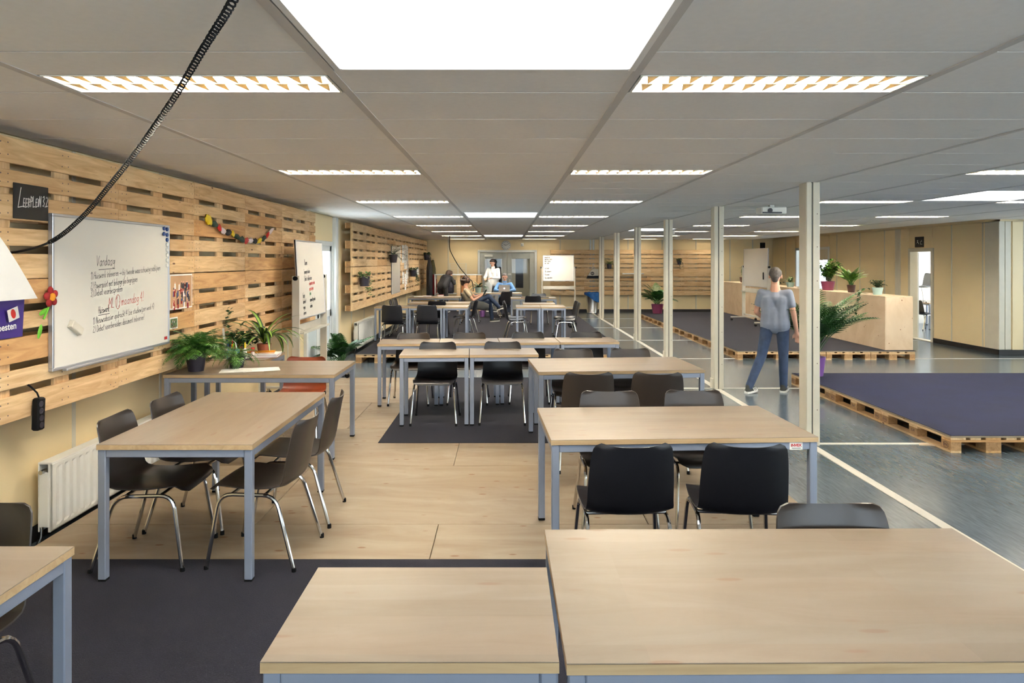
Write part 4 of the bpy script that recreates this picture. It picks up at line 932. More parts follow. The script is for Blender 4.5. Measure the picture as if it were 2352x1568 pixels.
# ================================================================ PLANTS
def pot(par, r0, r1, h, mat, z=0):
    M().lathe([(r0,z),(r1,z+h),(r1-.006,z+h),(r1-.012,z+h-.02)], 18).ob('pot', mat, par, smooth=True)
    M().lathe([(r1-.014,z+h-.025),(r1-.014,z+h-.02)], 14).ob('soil', 'soil', par)
def blade(m, p, d, L, w, droop=1.0, seg=6, mid=None):
    """arching strap leaf from p in horizontal direction d (angle), rising then drooping"""
    az, el = d; pos = Vector(p); e = el; pr = []
    for i in range(seg+1):
        u = i/seg; wd = w*math.sin(math.pi*min(1, u*.85+.12))
        side = Vector((-math.sin(az), math.cos(az), 0)); pr.append((pos-side*wd/2, pos+Vector((0,0,-.12*wd)), pos+side*wd/2))
        st = L/seg; pos = pos+Vector((math.cos(az)*math.cos(e), math.sin(az)*math.cos(e), math.sin(e)))*st; e -= droop/seg
    rows = [list(r) for r in pr]
    if mid is None: m.grid(rows)
    else:
        m.mat(0).grid([[r[0], r[0].lerp(r[1], .55)] for r in rows]); m.mat(1).grid([[r[0].lerp(r[1], .55), r[1], r[1].lerp(r[2], .45)] for r in rows]); m.mat(0).grid([[r[1].lerp(r[2], .45), r[2]] for r in rows])
def leaf(m, p, az, el, L, w):
    d = Vector((math.cos(az)*math.cos(el), math.sin(az)*math.cos(el), math.sin(el))); s = Vector((-math.sin(az), math.cos(az), 0)); p = Vector(p)
    m.add([p, p+d*L*.45+s*w/2, p+d*L-Vector((0,0,L*.1)), p+d*L*.45-s*w/2, p+d*L*.5+Vector((0,0,-.15*w))], [(0,4,1),(1,4,2),(2,4,3),(3,4,0)])
def frond(m, p, az, el, L, lw, n, droop, lm=.12, rr=random):
    pos = Vector(p); e = el; st = L/n; s = Vector((-math.sin(az), math.cos(az), 0)); pp = [pos.copy()]
    for i in range(n):
        u = (i+1)/n; d = Vector((math.cos(az)*math.cos(e), math.sin(az)*math.cos(e), math.sin(e))); pos = pos+d*st; pp.append(pos.copy()); e -= droop/n
        ll = lw*(math.sin(math.pi*min(1, .15+u*.82))**.7)
        if u < .12: continue
        for sg in (-1, 1):
            q = (s*sg+d*.45+Vector((0,0,rr.uniform(-.35,.1)))).normalized(); b = d*lm*lw
            m.add([pos-b*.5, pos+q*ll*.55-b*.5+d*.0, pos+q*ll+d*ll*.2-Vector((0,0,.15*ll)), pos+q*ll*.5+b*.7], [(0,1,2,3)])
    m.tube(pp, [.003*(1-.7*i/len(pp)) for i in range(len(pp))], 4, False)
def fern(name, loc, label, nf, L, lw, pm, pr, ph, mat='fern_green', seed=1, el=(.3,1.35), droop=2.2, ppots=True, n=22):
    rr = random.Random(seed); t = E(name, loc, label, 'plant', 'potted plants')
    if ppots: pot(t, pr*.72, pr, ph, pm)
    m = M()
    for i in range(nf): frond(m, (rr.uniform(-.3,.3)*pr, rr.uniform(-.3,.3)*pr, ph), rr.uniform(0, 2*math.pi), rr.uniform(*el), L*rr.uniform(.65,1.1), lw*rr.uniform(.8,1.2), n, droop*rr.uniform(.7,1.2), rr=rr)
    m.ob('foliage', mat, t); return t
def palm(name, loc, label, nf, L, lw, pm, pr, ph, seed, mat='palm_green', el=(.7,1.5), n=16, lwd=.012):
    rr = random.Random(seed); t = E(name, loc, label, 'plant', 'potted plants'); pot(t, pr*.75, pr, ph, pm); m = M()
    for i in range(nf):
        az = rr.uniform(0, 2*math.pi); e = rr.uniform(*el); pos = Vector((rr.uniform(-.4,.4)*pr, rr.uniform(-.4,.4)*pr, ph)); LL = L*rr.uniform(.6,1.05); st = LL/n; dr = rr.uniform(.6,1.4); pp = [pos.copy()]; s = Vector((-math.sin(az), math.cos(az), 0))
        for k in range(n):
            d = Vector((math.cos(az)*math.cos(e), math.sin(az)*math.cos(e), math.sin(e))); pos = pos+d*st; pp.append(pos.copy()); e -= dr/n; u = (k+1)/n
            if u < .3: continue
            ll = lw*math.sin(math.pi*min(1, .25+.7*u))
            for sg in (-1, 1):
                q = (s*sg*.8+d*.75+Vector((0,0,.1))).normalized(); b = d*lwd
                m.add([pos-b, pos+q*ll*.5-b*1.2+Vector((0,0,.02*ll)), pos+q*ll-Vector((0,0,.22*ll)), pos+q*ll*.5+b*1.2+Vector((0,0,.02*ll)), pos+b], [(0,1,2,3,4)])
        m.tube(pp, [.005*(1-.7*i/len(pp)) for i in range(len(pp))], 5, False)
    m.ob('foliage', mat, t); return t
def bush(name, loc, label, nst, H, spread, ls, pm, pr, ph, seed, mat='bush_green', lpn=9):
    rr = random.Random(seed); t = E(name, loc, label, 'plant', 'potted plants'); pot(t, pr*.75, pr, ph, pm); m = M(); sm = M()
    for i in range(nst):
        az = rr.uniform(0, 2*math.pi); top = Vector((math.cos(az)*spread*rr.uniform(.1,1), math.sin(az)*spread*rr.uniform(.1,1), ph+H*rr.uniform(.4,1))); p0 = Vector((rr.uniform(-.3,.3)*pr, rr.uniform(-.3,.3)*pr, ph-.02))
        pts = [p0.lerp(top, u)+Vector((0,0,.1*H*math.sin(math.pi*u))) for u in (0,.33,.66,1)]; sm.tube(pts, .003, 4, False)
        for k in range(lpn):
            u = .25+.75*k/(lpn-1); q = p0.lerp(top, u)+Vector((0,0,.1*H*math.sin(math.pi*u))); leaf(m, q, rr.uniform(0, 2*math.pi), rr.uniform(-.5,.6), ls*rr.uniform(.6,1.15), ls*.5)
    m.ob('foliage', mat, t); sm.ob('stems', 'stem', t); return t
def vine(m, p, d, n, ls, rr, out, st=.035):
    pos = Vector(p)
    for i in range(n):
        pos = pos+Vector(out)*st*(1 if i < 3 else .1)+Vector((rr.uniform(-.4,.4)*st, rr.uniform(-.4,.4)*st, d*st*(1 if i > 1 else .2)))
        for q in range(2): leaf(m, pos, rr.uniform(0, 2*math.pi), rr.uniform(-.8,.3), ls*rr.uniform(.6,1.1), ls*.8)
def wallplant(loc, label, kind, seed, rot=None, size=1.0, mat='ivy_green', drop=8, out=(1,0,0)):
    rr = random.Random(seed); t = E('wall_plant', loc, label, 'plant', 'hanging wall plants'); r = .085*size; o = Vector(out)*(r+.004)
    q = M().lathe([(r*.75,-.08*size),(r,.07*size),(r-.01,.07*size),(r-.012,.05*size)], 14, o.x, o.y); q.ob('pot', 'pot_black', t, smooth=True)
    m = M(); b = Vector((o.x, o.y, .06*size))
    if kind == 'spike':
        for i in range(26): frond(m, b, rr.uniform(0, 6.28), rr.uniform(.0,1.3), .34*size*rr.uniform(.6,1), .05*size, 8, 1.2, rr=rr)
    else:
        for i in range(60): leaf(m, b+Vector((rr.uniform(-1,1)*r, rr.uniform(-1,1)*r, rr.uniform(0,.06))), rr.uniform(0, 6.28), rr.uniform(-.4,.9), .07*size*rr.uniform(.7,1.3), .045*size)
        for i in range(4):
            a = rr.uniform(-1.2,1.2); vine(m, b+Vector((0, rr.uniform(-.5,.9)*r, 0)) if abs(out[0]) else b, -1, int(drop*rr.uniform(.5,1.2)), .055*size, rr, (out[0]*.8+.0, out[1]*.8+(.8 if abs(out[0]) else 0), 0) if i % 2 else (out[0]*.6+(0 if abs(out[0]) else .8), out[1]*.6, 0))
    m.ob('foliage', mat, t); return t
ZT = ZP+TH
fern('potted_fern', (-2.63, 5.83, ZT), 'bushy green fern in a dark pot on the table by the wall', 95, .34, .066, 'pot_black', .085, .15, seed=3, el=(.45,1.5), droop=1.7)
fern('potted_fern', (-2.36, 6.02, ZT), 'small fern in a low black pot half behind the bushy fern', 26, .26, .05, 'pot_black', .075, .09, seed=8, el=(.0,1.2), droop=2.0, n=14)
# dracaena: each strap leaf is a part
t = E('dracaena', (-2.44, 6.93, ZT), 'striped strap leaved plant arching over the corner table', 'plant', 'potted plants'); pot(t, .055, .07, .10, 'terracotta'); rr = random.Random(12)
for i in range(24):
    m = M(); az = i*2.4+rr.uniform(-.3,.3); blade(m, (0,0,.10), (az, rr.uniform(.7,1.45)), rr.uniform(.34,.58), rr.uniform(.046,.062), rr.uniform(1.2,2.6), 8, True); m.ob('strap_leaf', ['leaf_dark', 'leaf_stripe'], t)
t = E('potted_ivy', (-2.72, 6.9, ZT), 'dark green ivy in a terracotta pot against the pallets', 'plant', 'potted plants'); pot(t, .06, .08, .13, 'terracotta'); m = M(); rr = random.Random(4)
for i in range(330):
    a, q = rr.uniform(0, 6.28), rr.random()**.5; leaf(m, (q*.19*math.cos(a)*.8+.06, q*.24*math.sin(a), .13+rr.uniform(-.06,.14)*(1.2-q)), rr.uniform(0,6.28), rr.uniform(-.6,.8), rr.uniform(.035,.06), .045)
for i in range(26): leaf(m, (-.03+rr.uniform(-.02,.02), -.14+.002*i+rr.uniform(-.02,.02), .16+.012*i), rr.uniform(0,6.28), rr.uniform(-.4,.8), rr.uniform(.04,.06), .045)
m.ob('foliage', 'ivy_green', t)
palm('floor_palm', (-2.58, 10.75, 0), 'leafy plant on the floor by the glazed door', 26, .62, .20, 'pot_black', .13, .22, 6, 'palm_green')
for y, z, k, sd, lb, mt in ((12.99, 1.42, 'ivy', 1, 'trailing wall plant in black pot lowest and nearest on the far left pallets', 'variegated'), (16.33, 1.86, 'spike', 2, 'dark spiky wall plant beside the tall blank board', 'leaf_dark'), (19.8, 1.45, 'ivy', 3, 'trailing wall plant beside the row of envelopes', 'ivy_green'), (23.2, 1.93, 'ivy', 4, 'trailing wall plant above the coats', 'ivy_green')):
    wallplant((PX, y, z), lb, k, sd, size=1.25, mat=mt, drop=12 if sd == 1 else 14)
wallplant((3.6, YF-.165, 1.62), 'round fern hanging on the far wall right of the tote bag', 'spike', 5, size=1.1, mat='fern_green', out=(0,-1,0)); wallplant((6.05, YF-.165, 1.75), 'trailing plant high on the far wall pallets', 'ivy', 6, size=.9, mat='ivy_green', drop=9, out=(0,-1,0))
palm('palm_in_plum_pot', (4.72, 21.5, .165), 'leafy palm in a plum pot at the far end of the bar stage', 26, .78, .26, 'pot_plum', .19, .29, 9)
palm('areca_palm', (4.40, 9.80, .165), 'tall areca palm in a purple pot behind the nearest post', 42, 1.22, .26, 'pot_purple', .14, .27, 10, el=(1.12,1.52), n=24, lwd=.009)
zb = .165+.983
bush('bar_plant', (7.2, 20.9, zb), 'small upright plant in a brown pot at the far end of the bar', 9, .40, .12, .09, 'pot_brown', .11, .16, 21)
bush('bar_plant', (7.15, 15.3, zb), 'big leafy plant in a plum pot on the bar', 46, .50, .30, .12, 'pot_plum', .15, .20, 22, 'bush_green', 12)
palm('bar_plant', (7.2, 14.36, zb), 'airy small palm in a brown pot on the bar', 26, .46, .11, 'pot_brown', .085, .15, 23, 'bush_green', el=(1.0,1.5), n=18, lwd=.006)
t = bush('bar_plant', (7.15, 13.25, zb), 'low plant in a celadon pot trailing over the bar front', 26, .15, .16, .06, 'pot_celadon', .10, .14, 24, 'ivy_green', 8)
m = M(); rr = random.Random(31); vine(m, (-.1, 0, .14), -1, 22, .07, rr, (-2.2, -.1, 0), .033); vine(m, (-.1, .05, .12), -1, 12, .06, rr, (-2.2, .3, 0), .03); m.ob('trailing_stem', 'ivy_green', t)
t = bush('bar_plant', (7.1, 17.2, zb), 'trailing plant on the bar behind the walking man', 20, .14, .16, .06, 'pot_celadon', .10, .12, 25, 'bush_green', 8)
m = M(); vine(m, (-.1, 0, .14), -1, 20, .07, rr, (-2.4, 0, 0), .033); m.ob('trailing_stem', 'ivy_green', t)

# ================================================================ THINGS ON TABLES, LEFT
rr = random.Random(9)
for i, (x, y, a, lb) in enumerate(((-2.20, 5.86, 8, 'topmost printed sheet on the fern table'), (-2.27, 5.84, 16, 'printed sheet sticking out at the left of the fern table papers'), (-2.10, 5.90, 22, 'printed sheet sticking out at the right of the fern table papers'))):
    t = E('paper_sheet', (x, y, ZT+.0035-.0015*i), lb, 'paper', 'sheets on the fern table', R(a)); M().box(-.148, .148, -.105, .105, 0, .001).ob('sheet', 'paper', t)
    if i == 0:
        q = M()
        for k in range(5): q.box(-.10, .02+.06*rr.random(), -.07+.03*k, -.066+.03*k, .001, .0013)
        q.ob('print_lines', 'steel', t)
# pencil box, pens
t = E('pen_holder', (-2.60, 6.55, ZT), 'blue pen holder crammed with pens, scissors and ruler', 'pen holder')
m = M().box(-.05, .05, -.04, .04, 0, .09, .006).box(-.012, .06, -.05, -.03, 0, .06, .006).ob('box', 'blue_plastic', t)
for i, mt in enumerate(('red', 'ink', 'blue_magnet', 'yellow', 'lime', 'blue_plastic', 'white_enamel', 'ink', 'ochre', 'blue_magnet')):
    x, y = rr.uniform(-.04,.05), rr.uniform(-.03,.03); M().tube([(x,y,.03),(x+rr.uniform(-.03,.03),y+rr.uniform(-.03,.03),.15+rr.uniform(-.01,.03))], .0055, 8).ob('pen', mt, t, smooth=True)
M().box(-.075, -.055, -.004, .0, .05, .30, .001).ob('ruler', 'clear_grey', t, (0,0,0), (0, R(-6), 0))
t = E('glue_bottle', (-2.50, 6.58, ZT), 'yellow and white marker bottle beside the pen holder', 'bottle'); M().lathe([(.018,0),(.018,.08),(.01,.10)], 12).ob('bottle', 'white_enamel', t, smooth=True); M().lathe([(.009,.1),(.007,.15)], 10).ob('cap', 'yellow', t, smooth=True)
t = E('glue_stick', (-2.44, 6.62, ZT), 'red and pink glue stick', 'glue stick'); M().lathe([(.016,0),(.016,.06)], 12).ob('tube', 'pink_white', t, smooth=True); M().lathe([(.017,.06),(.017,.1)], 12).ob('cap', 'red', t, smooth=True)
t = E('tape_roll', (-2.52, 6.30, ZT), 'wire loop holder with a small yellow card box', 'card box'); M().box(-.022, .022, -.02, .02, 0, .085, .003).ob('box', 'white_enamel', t); M().box(.001, .0235, -.021, -.019, .004, .08).ob('label', 'yellow', t)
M().tube([(0+.045*math.cos(a)*(1 if a < 4 else .8), 0, .15+.055*math.sin(a)) for a in [i*2*math.pi/18 for i in range(19)]], .003, 6).ob('wire_loop', 'steel', t, smooth=True)
for i, (dx, dy, a, w_, d_, h_, mt, lb) in enumerate(((0, 0, 8, .30, .21, .022, 'dark_red', 'thick red backed book at the bottom of the corner pile'), (.01, .0, 4, .28, .20, .014, 'paper', 'white book in the middle of the corner pile'), (-.02, .01, 14, .24, .17, .01, 'ochre', 'orange booklet on top of the corner pile'))):
    z = ZT+(0, .022, .036)[i]; t = E('book', (-2.37+dx, 6.72+dy, z), lb, 'book', 'books on the corner table', R(a)); M().box(-w_/2, w_/2, -d_/2, d_/2, 0, .002).box(-w_/2, w_/2, -d_/2, d_/2, h_-.002, h_).box(-w_/2, -w_/2+.004, -d_/2, d_/2, 0, h_).ob('cover', mt, t); M().box(-w_/2+.004, w_/2-.003, -d_/2+.003, d_/2-.003, .002, h_-.002).ob('pages', 'paper', t)
tag(M().tube([(-.08,0,0),(.07,0,0),(.09,0,0)], [.006,.006,.001], 8).ob('pencil', 'ochre', None, (-2.45, 6.63, ZT+.046+.006), (0,0,R(-6)), True), 'orange pencil lying across the corner book pile', 'pencil'); tag(M().tube([(-.07,0,0),(.07,0,0)], .005, 8).ob('pen', 'ink', None, (-2.47, 6.50, ZT+.005), (0,0,R(4)), True), 'black pen lying in front of the book pile', 'pen')

# ================================================================ FAR LEFT WALL THINGS
t = E('tall_board', (PX, 16.65, .99), 'tall blank pale board hung on the far left pallets', 'board'); t.rotation_euler = ROT_LEFT
M().box(0, 1.3, 0, 1.17, 0, .015, .002).ob('board_face', 'whiteboard', t)
for a in ((0, 1.3, 0, .015), (0, 1.3, 1.155, 1.17), (0, .015, 0, 1.17), (1.285, 1.3, 0, 1.17)): M().box(*a, 0, .02, .002).ob('frame', 'aluminium', t)
for i, (y, z, w_, h_, lb) in enumerate(((18.02, 1.78, .12, .42, 'narrow high'), (18.35, 1.75, .5, .48, 'broad high'), (18.95, 1.85, .22, .40, 'tall high'), (19.25, 1.80, .2, .42, 'slim high'), (18.75, 1.58, .5, .26, 'square middle'), (19.4, 1.3, .14, .55, 'long narrow middle'), (18.45, 1.18, .3, .32, 'low left'), (18.85, 1.0, .28, .45, 'low striped'), (19.15, 1.14, .2, .40, 'low right'))):
    t = E('pinned_paper', (PX, y, z), 'pinned white paper on the far pallets, %s one' % lb, 'paper', 'papers pinned on the far left pallets'); t.rotation_euler = ROT_LEFT
    M().box(0, w_, 0, h_, .001, .004).ob('sheet', 'paper', t)
    q = M()
    for k in range(4): q.box(w_*.15, w_*(.5+.35*rr.random()), h_*(.2+.16*k), h_*(.22+.16*k), .004, .0045)
    q.ob('print_lines', 'ink_red' if i == 7 else 'steel', t)
for i in range(7): 
    t = E('envelope', (PX, 20.25+.24*i, 1.36), 'white envelope in the rack of the far left wall, %s of seven' % ORD[i], 'envelope', 'envelopes on the far left wall'); t.rotation_euler = ROT_LEFT
    M().box(0, .17, 0, .24, .002, .012, .001).ob('sheet', 'paper', t); M().add([(0,.24,.0125),(.17,.24,.0125),(.085,.15,.013)], [(0,2,1)]).ob('flap', 'clear_grey', t)
# coats
def coat(x, y, zt, zb, w_, mat, label, seed):
    rr = random.Random(seed); t = E('hanging_coat', (x, y, zb), label, 'coat', 'coats on hooks'); H_ = zt-zb; rows = []
    for i in range(9):
        u = i/8; ww = w_*(.22+.78*min(1, (1-u)*3.2))*(1 if u > .85 else 1); dd = .09*(.4+.6*min(1, (1-u)*4))
        rows.append([(dd*math.sin(a)*(1+.18*math.sin(5*a+seed)), ww/2*math.cos(a)*(1+.1*math.sin(3*a+i*.3)), u*H_+.015*math.sin(4*a)*(1-u)) for a in [k*2*math.pi/20 for k in range(20)]])
    m = M().grid(rows, True); m.add(rows[-1], [tuple(range(20))]); m.ob('body', mat, t, smooth=True)
    for s in (-1, 1): M().tube([(0, s*w_*.38, H_*.86), (.03, s*w_*.5, H_*.6), (.03, s*w_*.5, H_*.3)], [.05,.05,.04], 10).ob('sleeve', mat, t, smooth=True)
    M().tube([(-.05,0,H_+.03),(.02,0,H_+.03),(.03,0,H_+.06)], .008, 6).ob('hook', 'steel', t)
coat(-2.50, 22.35, 1.90, .62, .52, 'black_cloth', 'long black coat hanging at the far left corner', 1); coat(-2.40, 22.72, 1.35, .70, .18, 'red_cloth', 'red and black jacket hanging below the black coat', 2); coat(-2.46, 23.05, 1.84, .60, .38, 'olive_cloth', 'olive coat hanging behind the black coat', 3)
# pallet counter at the back
t = E('pallet_counter', (-1.6, 22.75, .165), 'pallet built counter with white top by the far left corner', 'counter')
M().box(-.76, .80, -.28, .28, 1.17, 1.20, .003).ob('top', 'white_frame', t); M().box(-.75, -.72, -.27, .27, 0, 1.17, .002).ob('side', 'white_frame', t)
for k in range(3): M().box(-.02+.0*k, .10, -.28, -.258, 0, 1.17, .002).ob('plank', 'pallet_pale', t, (.27*k if k < 2 else .67, 0, 0))
M().box(.16, .28, -.30, -.278, .05, 1.15, .002).ob('plank', 'orange_plank', t, (-.02, 0, 0)); M().box(.40, .62, -.28, -.258, .0, 1.17, .002).ob('plank', 'pallet_pale', t); M().box(-.02, .8, .2, .22, 0, 1.17).ob('back', 'pallet_pine', t); M().box(-.72, .8, -.2, .27, .55, .57).ob('shelf', 'white_frame', t)
for i, (x, z, mt, lb) in enumerate(((-2.15, .74, 'black_cloth', 'black backpack on the counter shelf, left'), (-1.85, .74, 'pot_black', 'dark backpack on the counter shelf, right'))):
    q = E('backpack', (x, 22.68, z), lb, 'bag'); rows = [[(.13*s_*math.cos(a), .12*s_*math.sin(a), h_) for a in [k*2*math.pi/14 for k in range(14)]] for h_, s_ in ((0,.8),(.05,1),(.22,1),(.34,.8),(.40,.4))]
    M().grid(rows, True).add(rows[-1], [tuple(range(14))]).ob('body', mt, q, smooth=True); M().box(-.08, .08, -.14, -.10, .04, .2, .02).ob('pocket', mt if i else 'photo_blue', q); M().tube([(-.03,0,.40),(0,0,.45),(.03,0,.40)], .008, 6).ob('handle', mt, q, smooth=True)
t = E('wire_rack', (-1.60, 22.75, 1.366), 'wire letter rack on the pallet counter', 'rack'); m = M()
for x in (-.27, .0, .27): m.tube([(x,-.08,0),(x,-.08,.36)], .006, 6); m.tube([(x,.08,0),(x,.08,.36)], .006, 6)
for k in range(7):
    for y in (-.08, .08): m.tube([(-.27,y,.02+.055*k),(.27,y,.02+.055*k)], .005, 6)
    m.tube([(-.27,-.08,.02+.055*k),(-.27,.08,.02+.055*k)], .005, 6); m.tube([(.27,-.08,.02+.055*k),(.27,.08,.02+.055*k)], .005, 6)
m.ob('wires', 'white_enamel', t)
# far cable, clock, sensor
o = Vector((-1.69, 20.5, CE)); m = M().tube([Vector(p)-o for p in spline([Vector(p) for p in ((-1.69,20.5,CE),(-1.69,20.5,2.2),(-1.62,20.5,2.0),(-1.40,20.5,1.62),(-1.12,20.5,1.29),(-1.02,20.5,1.18),(-.98,20.5,.9))], 8)], .012, 8)
tag(m.ob('power_cable', 'rubber', None, o, smooth=True), 'dark power cable dropping from the ceiling behind the reader', 'cable')
t = E('wall_clock', (-.015, YF-.002, 2.355), 'round white wall clock above the double doors', 'clock'); t.rotation_euler = ROT_FAR
M().lathe([(.165,0),(.165,.03),(.15,.035),(.148,.02)], 32).ob('rim', 'aluminium', t, smooth=True); M().lathe([(.149,.018),(.149,.022)], 32).ob('dial', 'paper', t)
m = M()
for k in range(12):
    a = k*math.pi/6; p = Vector((math.sin(a), math.cos(a), 0)); q = Vector((p.y, -p.x, 0)); m.add([p*.115+q*.008+Vector((0,0,.0225)), p*.115-q*.008+Vector((0,0,.0225)), p*.138-q*.008+Vector((0,0,.0225)), p*.138+q*.008+Vector((0,0,.0225))], [(0,1,2,3)])
m.ob('hour_marks', 'ink', t); M().box(-.006, .006, -.01, .085, .024, .026).ob('hour_hand', 'ink', t, (0,0,0), (0,0,R(70))); M().box(-.004, .004, -.01, .12, .026, .028).ob('minute_hand', 'ink', t, (0,0,0), (0,0,R(-60)))
t = E('smoke_sensor', (.56, YF, 2.38), 'small white alarm box beside the clock', 'alarm'); t.rotation_euler = ROT_FAR; M().box(-.05, .05, -.06, .06, 0, .05, .006).ob('body', 'white_enamel', t); M().lathe([(.02,.05),(.015,.06)], 12).ob('lens', 'clear_grey', t)
# tote bag
t = E('tote_bag', (2.92, YF-.17, 1.22), 'cream tote bag with round print hanging on the far pallets', 'tote bag'); t.rotation_euler = ROT_FAR
M().prism([(-.10,0,.01),(.30,0,.01),(.30,.30,.01),(.17,.32,.01),(.06,.28,.01)], (0,0,.06)).ob('body', 'canvas', t)
M().prism([(-.11,-.03,.008),(.31,-.03,.008),(.31,.07,.008),(.12,.06,.008),(-.08,.07,.008)], (0,0,.066)).ob('base', 'black_cloth', t)
M().tube([(.08,.27,.04),(.10,.40,.03),(.125,.47,.02),(.15,.40,.03),(.18,.31,.04)], .010, 6).ob('strap', 'canvas', t, smooth=True)
m = M()
for i in range(20):
    a, b = 2*math.pi*i/20, 2*math.pi*(i+1)/20; m.add([(.09+.06*math.cos(a),.145+.06*math.sin(a),.0715),(.09+.06*math.cos(b),.145+.06*math.sin(b),.0715),(.09+.035*math.cos(b),.145+.035*math.sin(b),.0715),(.09+.035*math.cos(a),.145+.035*math.sin(a),.0715)], [(3,2,1,0)])
m.box(.08, .10, .11, .18, .0705, .072).ob('round_print', 'ink', t)
m = M().tube([(0,0,0),(0,0,.03)], .012, 6); 
# waste bin with blue bag
t = E('waste_bin', (2.96, 23.75, 0), 'shiny steel waste bin with a blue bag liner', 'waste bin'); M().lathe([(.18,0),(.185,.02),(.18,.03),(.235,.66),(.245,.70),(.235,.70),(.23,.64)], 24).ob('drum', 'steel', t, smooth=True)
rows = []; rr2 = random.Random(3)
for h_, s_ in ((.70,.225),(.725,.25),(.71,.268),(.62,.272),(.54,.27)):
    rows.append([((s_+rr2.uniform(-.008,.008))*math.cos(a), (s_+rr2.uniform(-.008,.008))*math.sin(a), h_-(0 if h_ > .65 else (.16*max(0, math.cos(a+.5))-.10*max(0, -math.cos(a))) )+rr2.uniform(-.012,.012)) for a in [k*2*math.pi/24 for k in range(24)]])
M().grid(rows, True).ob('bag_liner', 'blue_bag', t, smooth=True)
# shelf on the far wall
tag(M().box(0, .75, -.02, .02, 0, .06, .004).ob('wall_ledge', 'white_enamel', None, (4.06, YF-.164, 1.36), ROT_FAR), 'slim white ledge on the far wall pallets', 'ledge')
# far signs, right
def sign(loc, rot, w_, h_, label, marks):
    t = E('door_sign', loc, label, 'sign', 'black door signs'); t.rotation_euler = rot; M().box(-w_/2, w_/2, -h_/2, h_/2, 0, .01, .001).ob('plate', 'chalkboard', t)
    if marks:
        m = M(); z = .0112
        m.add([(-.13,-.05,z),(-.09,-.03,z),(-.06,.02,z),(-.02,-.02,z),(.0,-.05,z),(-.02,-.045,z),(-.05,-.01,z),(-.08,-.02,z)], [(0,7,2,1),(7,6,3,2),(6,5,4,3)]); m.add([(-.085,.035,z),(-.06,.01,z),(-.03,.04,z),(-.045,.045,z),(-.06,.03,z),(-.075,.045,z)], [(0,1,2,3,4,5)])
        m.box(.05, .062, -.05, .02, .0105, z).box(.04, .12, -.055, -.045, .0105, z).box(.085, .10, .0, .04, .0105, z); m.ob('pictogram', 'chalk', t)
sign((XR-.001, 15.68, 2.23), ROT_RIGHT, .33, .24, 'black sign with white figure above the open doorway', True); sign((9.05, YF-.001, 2.34), ROT_FAR, .18, .22, 'small black sign high in the far right corner', False)
# projector
t = E('projector', (3.62, 9.4, CE-.13), 'white ceiling projector between the posts', 'projector'); M().box(-.17, .17, -.11, .11, 0, .10, .012).ob('body', 'white_enamel', t); M().tube([(-.06,-.13,.05),(-.06,-.10,.05)], .03, 14).ob('lens', 'pot_black', t, smooth=True); M().box(-.03, .03, -.03, .03, .1, .13).ob('mount', 'white_enamel', t); M().box(-.16, .10, -.116, -.108, .01, .03).ob('vent', 'pot_black', t)
t = E('projector', (4.1, 17.3, CE-.12), 'distant white ceiling unit beyond the slim skylight', 'projector'); M().lathe([(.10,.0),(.14,.04),(.14,.12)], 16).ob('body', 'white_enamel', t, smooth=True); M().lathe([(.03,-.02),(.03,0)], 12).ob('lens', 'pot_black', t)

# ================================================================ DESK OF THE MAN, FAR TABLES
zd = Z2+TH
t = E('laptop', (-.06, 20.32, zd), 'silver laptop open in front of the man in blue', 'laptop'); M().box(-.165, .165, -.005, .225, 0, .014, .004).ob('base', 'laptop_silver', t)
q = M().box(-.165, .165, -.004, .004, 0, .225, .004).ob('lid', 'laptop_silver', t, (0, -.002, .012), (R(14), 0, 0)); M().tube([(0,-.0045,.12),(0,-.0055,.12)], .022, 14).ob('lid_logo', 'logo_glow', q)
M().box(-.15, .15, .02, .12, .014, .016).ob('keyboard', 'rubber', t)
t = E('desk_plant', (-.83, 20.35, zd), 'broad leaved plant in a pale celadon pot on the desk of the man', 'plant', 'potted plants'); pot(t, .08, .10, .16, 'pot_celadon'); m = M(); rr = random.Random(2)
for i in range(22): blade(m, (0,0,.15), (rr.uniform(0,6.28), rr.uniform(.2,1.2)), rr.uniform(.2,.45), .05, rr.uniform(.8,1.8), 6)
m.ob('foliage', 'ivy_green', t)
for i, (x, y, a, lb) in enumerate(((-.55, 20.3, 10, 'loose paper on the desk left of the laptop'), (.28, 20.3, -8, 'loose paper on the desk right of the laptop'))): tag(M().box(-.105, .105, -.148, .148, 0, .003).ob('paper_sheet', 'paper', None, (x, y, zd), (0,0,R(a))), lb, 'paper', 'papers on the desk')
t = E('plastic_bag', (-.55, 20.52, zd), 'crumpled white plastic bag behind the desk plant', 'bag'); rr = random.Random(6); rows = [[(.13*s_*math.cos(a)*rr.uniform(.85,1.15), .08*s_*math.sin(a)*rr.uniform(.85,1.15), h_) for a in [k*2*math.pi/14 for k in range(14)]] for h_, s_ in ((0,.8),(.06,1),(.16,1.0),(.24,.8),(.30,.55))]
M().grid(rows, True).ob('body', 'clear_grey', t, smooth=True); M().tube([(-.05,0,.28),(0,0,.36),(.05,0,.28)], .008, 6).ob('handle', 'clear_grey', t, smooth=True)
t = E('planter', (-.70, 20.2, Z2), 'purple planter under the desk of the man', 'planter'); M().lathe([(.07,0),(.09,.18),(.083,.18),(.08,.16)], 18).ob('pot', 'pot_purple', t, smooth=True); M().lathe([(.079,.15),(.079,.155)], 14).ob('soil', 'soil', t)
